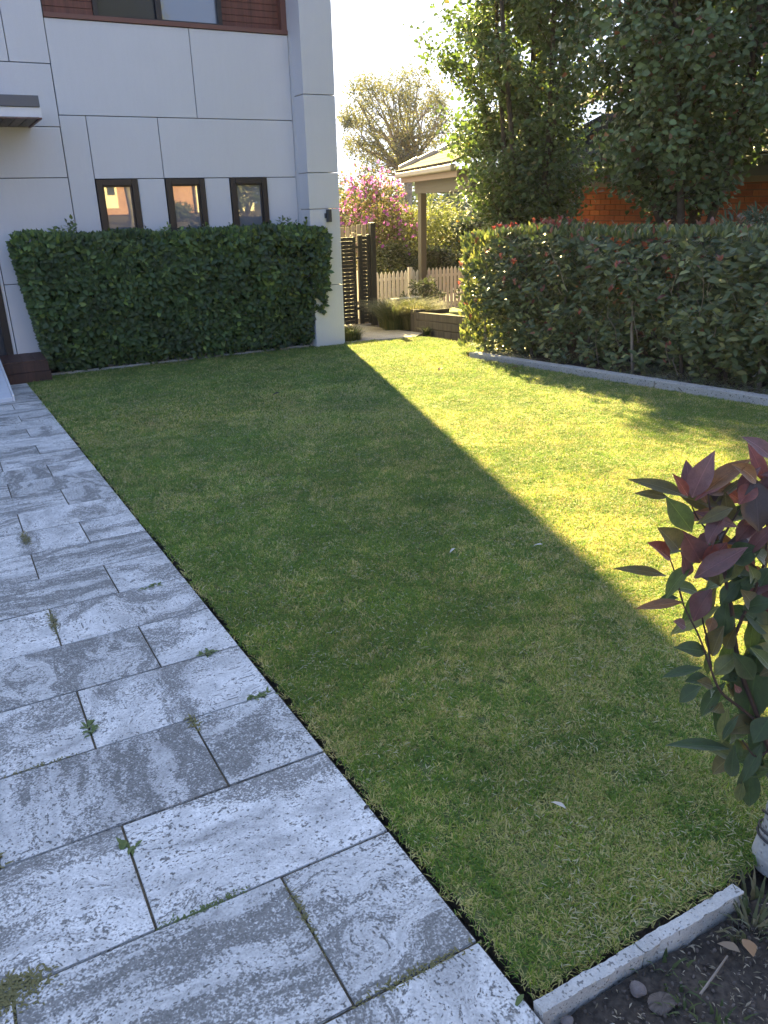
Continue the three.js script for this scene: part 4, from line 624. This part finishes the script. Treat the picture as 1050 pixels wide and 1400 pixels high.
// ---------------------------------------------------------------- across the street, mirrored in the panes
{
  const Z = 19, t = thing('street_house', 'sunlit brick house across the street mirrored in the windows', 'house', V(11, gy(Z), Z)), b = gy(Z);
  part(t, 'wall', box(3, 12.4, b, 3.1, Z, Z + 6), std({ color: lin(0.42, 0.235, 0.185), map: brickT, roughness: 0.9 })); part(t, 'rendered_bay', box(12.42, 15.5, b, 3.1, Z - 0.3, Z + 6), M.cream); part(t, 'eave', box(2.5, 16, 3.1, 3.45, Z - 0.6, Z + 6.3), M.panelWhite);
  for (const [a, c] of [[7.5, 8.55], [4.2, 5.4]]) { const w = part(t, 'window', mergeGeometries([box(a, c, 1.4, 1.5, Z - 0.05, Z + 0.001), box(a, c, 2.8, 2.9, Z - 0.05, Z + 0.001), box(a, a + 0.1, 1.5, 2.8, Z - 0.05, Z + 0.001), box(c - 0.1, c, 1.5, 2.8, Z - 0.05, Z + 0.001), box((a + c) / 2 - 0.06, (a + c) / 2 + 0.06, 1.5, 2.8, Z - 0.05, Z + 0.001), box(a + 0.1, c - 0.1, 1.5, 2.0, Z - 0.04, Z + 0.0)]), M.cream); part(w, 'pane', box(a + 0.1, c - 0.1, 2.0, 2.8, Z - 0.02, Z - 0.004), M.screenGlass); }
  part(t, 'roof', (() => { const s = new THREE.Shape([[2.4, 3.46], [16.1, 3.46], [9.2, 6.2]].map((p) => new THREE.Vector2(...p))); const g = new THREE.ExtrudeGeometry(s, { depth: 7, bevelEnabled: false }); g.translate(0, 0, Z - 0.7); return uvm(g); })(), M.roofTile);
  const gt = thing('street_gum', 'pale gum trunk by the street mirrored in the windows', 'tree', V(8.1, gy(13), 13)); part(gt, 'trunk', tube([V(8.1, gy(13) - 0.1, 13), V(8.0, gy(13) + 0.6, 13), V(7.85, 3.4, 13), V(7.9, 7, 13)], [0.42, 0.26, 0.22, 0.16], 10, 4), M.gumBark);
  { const R = rng(861), L = [], K = []; for (let i = 0; i < 5000; i++) { const a = R() * 6.283, r = 2.4 * Math.sqrt(R()); L.push(leafM(V(7.9 + r * Math.cos(a), 8 + 3 * (R() - 0.4), 13 + r * Math.sin(a)), V(R() - 0.5, -0.6, R() - 0.5), V(0, 0.5, 1), 1, R)); K.push([0.08, 0.10, 0.04]); } copies(gt, 'foliage', leafGeo(0.2, 0.06, { n: 2 }), M.leafThin, L, K); }
  bush('street_shrub', 'leafy street shrub mirrored in the window nearest the pier', 'shrub', 12.9, 12.6, gy(12.6), 1.5, 1.3, 0.9, { seed: 871, lobes: 26, n: 260, leaf: 0.16, c0: [0.03, 0.05, 0.02], c1: [0.07, 0.10, 0.03], mat: M.leaf });
  bush('street_shrub', 'low leafy street shrub mirrored at the foot of the gum trunk', 'shrub', 9.4, 14.2, gy(14.2), 1.6, 0.42, 0.6, { seed: 873, lobes: 20, n: 200, leaf: 0.14, c0: [0.03, 0.05, 0.02], c1: [0.07, 0.10, 0.03], mat: M.leaf });
}

// ---------------------------------------------------------------- small things: weeds, leaves, stones
function weed(label, x, z, n, h, r, seed, zs = 0.25, xs = 1) {
  const R = rng(seed), t = thing('joint_weed', label, 'weed', V(x, gy(z) - 0.008, z)), gs = [];
  for (let i = 0; i < n; i++) { const a = R() * 6.283, g = leafGeo(h * (0.5 + 0.8 * R()), h * 0.3, { curl: 0.4, n: 3 }); g.applyMatrix4(leafM(V(x + (R() + R() - 1) * r * xs, gy(z) - 0.002, z + (R() + R() - 1) * r * zs), V(Math.cos(a), 0.4 + 0.7 * R(), Math.sin(a)), V(-Math.cos(a), 1, -Math.sin(a)), 1, R, 0.3)); gs.push(g); }
  part(t, 'leaves', mergeGeometries(gs), weedMat[seed % 2]);
}
const weedMat = [leafSolid([0.11, 0.15, 0.035], 0.3, 0.1), leafSolid([0.17, 0.155, 0.05], 0.3, 0.1)];
const crs = (n) => -(2.52 + n) * C;
weed('lone weed sprig in a slab joint by the lawn trench', 0.62, crs(4), 20, 0.036, 0.05, 900); weed('olive weed at the lawn end of a slab joint', 0.70, crs(3), 24, 0.032, 0.06, 902);
weed('weed in an upright joint between two pale slabs', 0.147, crs(3.3), 26, 0.034, 0.06, 904, 0.8, 0.25); weed('moss-like weed where three slabs meet', 0.452, crs(2.9), 34, 0.024, 0.06, 905, 1, 0.25);
weed('green weed along the joint of a pale and a dark slab', 0.27, crs(1.0), 170, 0.012, 0.13, 906, 0.12); weed('weed in the upright joint of the white pitted slab', 0.15, crs(1.75), 9, 0.04, 0.03, 908);
weed('olive weed line in an upright joint further along', 0.145, crs(5.5), 200, 0.018, 0.2, 909, 1, 0.1); weed('olive weed line in the upright joint closest to the ramp', 0.145, crs(8.6), 170, 0.022, 0.18, 911, 1, 0.12);
weed('mossy tuft spilling from the joint at the paving edge', -0.155, crs(0.97), 620, 0.017, 0.09, 913, 0.7); weed('brownish weed tuft where two dark courses meet', -0.2, crs(2.05), 90, 0.028, 0.06, 915, 0.8);
weed('olive weed along the slab joint closest to the stone edging', 0.60, crs(0.0), 170, 0.013, 0.16, 917, 0.1); weed('weed sprig beside the lawn six slabs along', 0.60, crs(5.95), 16, 0.034, 0.05, 918);
weed('mossy line in the upright joint closest to the stone edging', 0.452, crs(0.6), 150, 0.012, 0.15, 919, 1, 0.06); weed('brown moss thread along a joint near the second course', -0.02, crs(3.0), 130, 0.012, 0.16, 921, 0.1);

function leafThing(name, label, px, py, D, len, wid, turn, mat, lift = 0.012, group) {
  const p = groundAt(px, py); const g = leafGeo(len, wid, { curl: 0.35, n: 5, fold: 0.35, wave: 0.04 }); g.rotateX(-Math.PI / 2 + 0.1); g.rotateY(turn); const m = solo(name, label, 'leaf', g, mat, V(0, 0, 0), group); m.position.set(p.x, gy(p.z) + lift, p.z); return m;
}
function groundAt(px, py) { const a = (px - 525) / 1075, b = -(py - 700) / 1075, r = CR.map((c) => c[0] * a + c[1] * b - c[2]); const s = -EYE.y / (r[1] - SL * r[2]); return V(r[0] * s, EYE.y + r[1] * s, r[2] * s); }
const dryLeaf = [leafSolid([0.55, 0.49, 0.42], 0.25, 0), leafSolid([0.16, 0.085, 0.05], 0.2, 0), leafSolid([0.035, 0.03, 0.028], 0.1, 0), leafSolid([0.33, 0.19, 0.09], 0.25, 0), leafSolid([0.24, 0.18, 0.12], 0.2, 0)];
leafThing('fallen_leaf', 'bleached slim leaf on the lawn close to the stone edging', 773, 1118, 0, 0.055, 0.014, 0.15, dryLeaf[0], 0.03);
leafThing('fallen_leaf', 'black curled leaf on the shaded lawn before the hedge', 383, 542, 0, 0.09, 0.06, 1.2, dryLeaf[2], 0.035);
leafThing('fallen_leaf', 'brown leaf on the sunny lawn near the path', 605, 507, 0, 0.09, 0.06, 2.0, dryLeaf[1], 0.035);
leafThing('fallen_leaf', 'pale leaf on the shaded lawn by the shadow line', 742, 752, 0, 0.05, 0.016, 0.8, dryLeaf[0], 0.03);
leafThing('fallen_leaf', 'dark leaf beside the kerb in the hedge shade', 708, 505, 0, 0.09, 0.06, 0.5, dryLeaf[1], 0.03);
leafThing('fallen_leaf', 'dark leaf on the lawn below the concrete kerb', 930, 534, 0, 0.08, 0.06, 2.5, dryLeaf[2], 0.03);
leafThing('fallen_leaf', 'small pale leaf in the middle of the shaded lawn', 622, 757, 0, 0.045, 0.015, 1.9, dryLeaf[0], 0.03);
leafThing('fallen_leaf', 'green leaf lying on the paving corner by the trench', 716, 1362, 0, 0.034, 0.012, 1.9, weedMat[0], 0.006);
leafThing('fallen_leaf', 'brown curled leaf on the soil by the broad-bladed weed', 1030, 1308, 0, 0.06, 0.028, -0.6, dryLeaf[3], 0.0);
leafThing('fallen_leaf', 'tan curled leaf beside the brown one on the soil', 1012, 1302, 0, 0.05, 0.022, 0.3, dryLeaf[4], 0.0);
leafThing('fallen_leaf', 'black leaf scrap on the pale slab by the lawn trench', 498, 1108, 0, 0.03, 0.012, -1.0, dryLeaf[2], 0.002);
{ // stones on the soil
  const rockG = (s, sx, sy, sz, seed) => { const g = new THREE.IcosahedronGeometry(s, 3), p = g.attributes.position; for (let i = 0; i < p.count; i++) { const v = V(p.getX(i), p.getY(i), p.getZ(i)), k = 1 + 0.32 * perlin.noise(v.x / s * 0.9 + seed, v.y / s * 0.9, v.z / s * 0.9) + 0.05 * perlin.noise(v.x / s * 5, v.y / s * 5 + seed, v.z / s * 5); p.setXYZ(i, v.x * k * sx, v.y * k * sy, v.z * k * sz); } g.computeVertexNormals(); return g; };
  const put = (label, px, py, g, m, lift) => { const q = groundAt(px, py), o = solo('stone', label, 'stone', g, m, V(0, 0, 0)); o.position.set(q.x, gy(q.z) - 0.025 + lift, q.z); };
  put('angular grey stone on the dark soil', 873, 1346, rockG(0.016, 1, 0.8, 1, 3), M.rock, 0.010); put('flat buried olive stone in the dark soil', 905, 1360, rockG(0.024, 1.3, 0.3, 0.9, 9), M.sleeper[1], 0.003);
  put('small pale stone by the edging corner', 776, 1388, rockG(0.011, 1.2, 0.7, 1, 5), M.rock, 0.006); put('pale chip of stone at the foot of the bed', 836, 1396, rockG(0.009, 1.2, 0.6, 0.8, 7), M.paleStone, 0.005);
  const tw = groundAt(975, 1332); solo('twig', 'thin brown twig lying on the dark soil', 'twig', tube([V(tw.x - 0.05, gy(tw.z) - 0.012, tw.z + 0.012), V(tw.x, gy(tw.z) - 0.009, tw.z), V(tw.x + 0.07, gy(tw.z) - 0.012, tw.z - 0.02)], [0.003, 0.003, 0.002], 5, 2), M.twig, V(tw.x, gy(tw.z), tw.z));
}
for (const [px, py, n, h, s, l] of [[912, 1315, 22, 0.05, 921, 'small sparse weed in the middle of the soil bed'], [1030, 1262, 40, 0.075, 922, 'broad-bladed green weed beside the edging end'], [940, 1368, 16, 0.035, 923, 'tiny green weed near the stones'], [1040, 1225, 30, 0.06, 924, 'dry grass clump under the wire-bound post'], [985, 1390, 18, 0.04, 925, 'low weed on the soil farthest from the stone edging']]) { const q = groundAt(px, py); tuftPlant(l, q.x, q.z, gy(q.z) - 0.03, n, h, s, [0.06, 0.10, 0.03], s % 2 ? [0.12, 0.15, 0.05] : [0.26, 0.22, 0.12]).userData.category = 'weed'; }
{ // chips, clippings and crumbs scattered on the soil
  const R = rng(941), o = thing('soil_litter', 'pale clippings and crumbs scattered over the soil bed', 'litter', V(1.2, gy(-0.6), -0.6), null, 'stuff'), L = [], K = [], g = leafGeo(0.012, 0.003, { curl: 0.3, n: 2 }), C1 = new THREE.IcosahedronGeometry(0.004, 0), L2 = [], K2 = [];
  for (let i = 0; i < 2600; i++) { const x = 0.82 + 1.2 * R(), z = -0.79 + 0.9 * R(); if (fbm(x * 8, z * 8, 151, 2) < 0.45 - (x > 1.25 ? 0.2 : 0) && R() > 0.2) continue; const a = R() * 6.283; L.push(leafM(V(x, gy(z) - 0.022 + 0.006 * R(), z), V(Math.cos(a), 0.15 * R(), Math.sin(a)), V(0, 1, 0), 0.5 + R(), R, 0.4)); K.push(mixc([0.5, 0.42, 0.3], [0.12, 0.10, 0.05], R())); }
  for (let i = 0; i < 2600; i++) { const x = 0.81 + 1.2 * R(), z = -0.79 + 0.9 * R(); L2.push(new THREE.Matrix4().makeRotationFromEuler(new THREE.Euler(R() * 6, R() * 6, 0)).scale(V(0.4 + 1.2 * R() * R(), 0.4 + R(), 0.5 + R())).setPosition(x, gy(z) - 0.032 + 0.02 * fbm(x * 9, z * 9, 61, 3), z)); K2.push(tint([0.085, 0.07, 0.06], 0.5 + R())); }
  copies(o, 'clippings', g, M.leafThin, L, K); copies(o, 'crumbs', C1, std({ color: lin(1, 1, 1), roughness: 1 }), L2, K2);
}
{ // post bound with wire
  const b = V(1.525, gy(-0.85) - 0.03, -0.85), t = thing('concrete_post', 'short pale concrete post bound with black wire beside the edging', 'post', b), R = rng(951);
  const P = []; for (let i = 0; i <= 14; i++) { const f = i / 14; P.push(new THREE.Vector2(0.058 - 0.012 * f + 0.003 * Math.sin(f * 9), f * 0.205)); } P.push(new THREE.Vector2(0.035, 0.213), new THREE.Vector2(0, 0.216));
  const g = new THREE.LatheGeometry(P, 20), p = g.attributes.position; for (let i = 0; i < p.count; i++) { const k = 1 + 0.06 * perlin.noise(p.getX(i) * 30, p.getY(i) * 22, p.getZ(i) * 30); p.setX(i, p.getX(i) * k + p.getY(i) * 0.06); p.setZ(i, p.getZ(i) * k); } g.computeVertexNormals(); uvm(g); g.translate(b.x, b.y, b.z); part(t, 'shaft', g, M.concrete);
  const loop = (h0, h1, r) => { const q = []; for (let i = 0; i <= 20; i++) { const a = i / 20 * 6.283 * 1.02, h = lerp(h0, h1, 0.5 - 0.5 * Math.cos(a)), rr = 0.0585 - 0.012 * h / 0.235 + r; q.push(V(b.x + rr * Math.cos(a) + h * 0.06, b.y + h, b.z + rr * Math.sin(a))); } return tube(q, [0.0032, 0.0032], 5, 1); };
  for (const [a, c] of [[0.07, 0.11], [0.075, 0.16], [0.06, 0.09]]) part(t, 'wire', loop(a, c, 0.003), M.wire);
}

// ---------------------------------------------------------------- red-leaved shrub in the foreground
{
  const R = rng(971), B = V(1.50, gy(-0.9) - 0.03, -0.9), t = thing('red_leaf_shrub', 'young shrub with bronze-red top leaves and green lower leaves', 'shrub', B);
  const dep = (py) => 1.86 - (1170 - py) / 423 * 0.295, P = (px, py, o = 0) => pt(px, py, dep(py) + o);
  const a4 = (x, y) => [850 + x / 5.185, 580 + y / 5.185], a5 = (x, y) => [900 + x / 4.513, 820 + y / 4.513];
  const branch = (pts, r0, r1) => part(t, 'branch', tube(pts, [r0 * 0.75, (r0 + r1) * 0.36, r1 * 0.75], 6, 4), M.redTwig);
  branch([B.clone(), P(1085, 1080), P(1052, 1025), P(1040, 990), P(1012, 915), P(1004, 870), P(1000, 830), P(994, 805)], 0.010, 0.0055);
  branch([P(994, 805), P(988, 760), P(978, 725), P(972, 700), P(968, 675)], 0.005, 0.0025); branch([P(1040, 990), P(1010, 966, -0.01), P(985, 945, -0.02), P(972, 915, -0.02), P(955, 868, -0.02), P(935, 828, -0.01), P(924, 790)], 0.005, 0.002);
  branch([P(972, 915, -0.02), P(968, 880), P(960, 845), P(955, 815)], 0.0035, 0.002); branch([P(994, 805), P(985, 745), P(1000, 715), P(1012, 695)], 0.004, 0.002); branch([P(1052, 1025), P(1035, 1035, -0.02), P(1015, 1012, -0.03)], 0.004, 0.002);
  branch([P(1004, 870), P(1045, 770, 0.02), P(1050, 700, 0.02), P(1062, 620, 0.02)], 0.005, 0.002); branch([P(935, 828, -0.01), P(920, 775), P(914, 760)], 0.0025, 0.0018); branch([P(985, 745), P(955, 710), P(945, 690)], 0.003, 0.0018);
  const cols = { p: [0.125, 0.045, 0.042], r: [0.23, 0.055, 0.035], o: [0.115, 0.095, 0.022], g: [0.10, 0.14, 0.026], d: [0.045, 0.078, 0.018], b: [0.045, 0.028, 0.026], l: [0.18, 0.085, 0.085], y: [0.16, 0.17, 0.04], z: [0.22, 0.10, 0.03] };
  const mats = {}; for (const k in cols) { mats[k] = leafSolid(tint(cols[k], 1.75), k === 'b' ? 0.25 : 0.48, 0.7); if (k === 'd' || k === 'g' || k === 'o') mats[k].clearcoat = 0.4; mats[k].map = veinT; mats[k].bumpMap = veinT; mats[k].bumpScale = 0.0012; mats[k].clearcoatRoughness = 0.24; }
  const eyeDir = (p) => EYE.clone().sub(p).normalize();
  const leaf = (A, Bp, w, c, o = 0) => {
    const oo = o + (R() - 0.5) * 0.06, p0 = P(A[0], A[1], oo), p1 = P(Bp[0], Bp[1], oo + (R() - 0.5) * 0.07), d = p1.clone().sub(p0), L = d.length() * 1.06, W = w / 1075 * dep(A[1]) * 1.22;
    const g = leafGeo(L, W, { curl: 0.10 + 0.28 * R(), n: 10, fold: 0.3 + 0.35 * R(), wave: 0.05 * R(), pow: 1.05, peak: 0.46, twist: (R() - 0.5) * 0.7 });
    const face = eyeDir(p0).addScaledVector(V(0, 1, 0), 0.55); g.applyMatrix4(leafM(p0, d, face, 1, R, 0.5)); part(t, 'leaf', g, mats[c]);
  };
  const Z4 = [[470, 520, 100, 345, 78, 'o'], [430, 500, 130, 395, 60, 'b'], [330, 520, 135, 470, 60, 'o'], [320, 520, 510, 770, 135, 'g'], [480, 510, 470, 250, 92, 'p'], [500, 520, 610, 235, 135, 'l'], [520, 540, 900, 205, 112, 'r'], [470, 510, 385, 370, 62, 'r'], [610, 510, 700, 390, 62, 'l'], [660, 560, 890, 345, 48, 'o'], [780, 285, 1060, 400, 95, 'z'], [1060, 240, 920, 85, 95, 'l'], [830, 570, 965, 400, 112, 'r'], [970, 760, 950, 395, 190, 'b'], [540, 550, 800, 620, 64, 'o'], [530, 625, 840, 720, 76, 'p'], [405, 890, 290, 740, 140, 'o'], [345, 960, 210, 840, 105, 'r'], [430, 900, 270, 905, 42, 'g'], [560, 980, 460, 780, 155, 'p'], [515, 1090, 865, 870, 125, 'l'], [620, 1060, 760, 900, 95, 'r'], [820, 740, 1060, 870, 135, 'p'], [760, 970, 970, 870, 150, 'd'], [315, 1075, 5, 990, 62, 'o'], [510, 985, 250, 1230, 92, 'g'], [340, 1160, 610, 1150, 92, 'g'], [640, 1170, 480, 1390, 132, 'p'], [440, 1260, 110, 1295, 64, 'z'], [400, 1230, 250, 1245, 60, 'd'], [750, 1130, 1005, 1110, 84, 'd'], [590, 1175, 730, 1090, 70, 'g'], [870, 710, 985, 680, 84, 'r'], [860, 1310, 1060, 1240, 115, 'd'], [700, 830, 590, 830, 50, 'g'], [940, 920, 1060, 960, 90, 'd'], [650, 1390, 735, 1320, 62, 'o'], [700, 1150, 650, 990, 100, 'o'], [800, 1000, 700, 1080, 90, 'd'], [980, 1150, 1060, 1010, 100, 'd'], [600, 560, 540, 380, 70, 'z'], [900, 1000, 1000, 1180, 80, 'g'], [820, 640, 900, 580, 70, 'd'], [300, 830, 430, 860, 60, 'r'], [430, 930, 500, 1130, 70, 'p'], [590, 700, 690, 640, 50, 'o'], [1000, 560, 1060, 300, 90, 'p'], [960, 1330, 880, 1390, 90, 'd']];
  const Z5 = [[300, 322, 125, 290, 82, 'd'], [270, 420, 20, 455, 52, 'd'], [265, 535, 115, 620, 82, 'd'], [345, 465, 485, 335, 92, 'y'], [305, 460, 310, 340, 42, 'g'], [380, 490, 565, 460, 52, 'd'], [310, 480, 170, 495, 62, 'd'], [240, 500, 350, 535, 62, 'o'], [620, 290, 540, 860, 175, 'd'], [470, 520, 515, 590, 34, 'r'], [390, 630, 330, 735, 72, 'o'], [495, 715, 375, 875, 42, 'd'], [470, 900, 432, 1175, 74, 'd'], [480, 1000, 605, 950, 84, 'g'], [560, 985, 560, 1340, 112, 'd'], [520, 1110, 490, 1260, 54, 'y'], [690, 1050, 540, 1080, 62, 'g'], [690, 720, 590, 880, 112, 'd'], [690, 200, 530, 60, 125, 'd'], [350, 240, 410, 70, 74, 'g'], [310, 200, 345, 95, 60, 'z'], [480, 170, 380, 325, 84, 'o'], [170, 170, 105, 130, 60, 'l'], [600, 700, 640, 560, 80, 'd'], [450, 780, 520, 900, 110, 'd'], [480, 1000, 490, 860, 60, 'g'], [640, 930, 600, 1010, 90, 'g'], [660, 330, 560, 300, 60, 'd'], [420, 520, 520, 600, 60, 'o'], [350, 560, 310, 600, 46, 'g'], [700, 880, 640, 800, 90, 'd'], [590, 960, 650, 1130, 70, 'd']];
  for (const [x, y, u, v, w, c] of Z4) leaf(a4(x, y), a4(u, v), w / 5.185, c); for (const [x, y, u, v, w, c] of Z5) leaf(a5(x, y), a5(u, v), w / 4.513, c);
  for (let i = 0; i < 92; i++) { const x = 960 + R() * 92, y = 660 + R() * 380, a = R() * 6.283, l = 45 + 40 * R(); if (x < 985 && y > 860) continue; leaf([x, y], [x + Math.cos(a) * l, y + Math.sin(a) * l * 0.8], 15 + 9 * R(), y < 790 ? 'prozb'[Math.floor(R() * 5)] : 'dgdoy'[Math.floor(R() * 5)], -0.04 + 0.17 * R()); }
  for (let i = 0; i < 26; i++) { const x = 1062 + R() * 60, y = 640 + R() * 420, a = R() * 6.283; leaf([x, y], [x + Math.cos(a) * 60, y + Math.sin(a) * 60], 22, y < 800 ? 'p' : 'd', 0.03); }
}
scene.fog = new THREE.FogExp2(lin(1.0, 0.93, 0.82), 0.0004);     // thin sunlit haze
renderer.render(scene, camera);
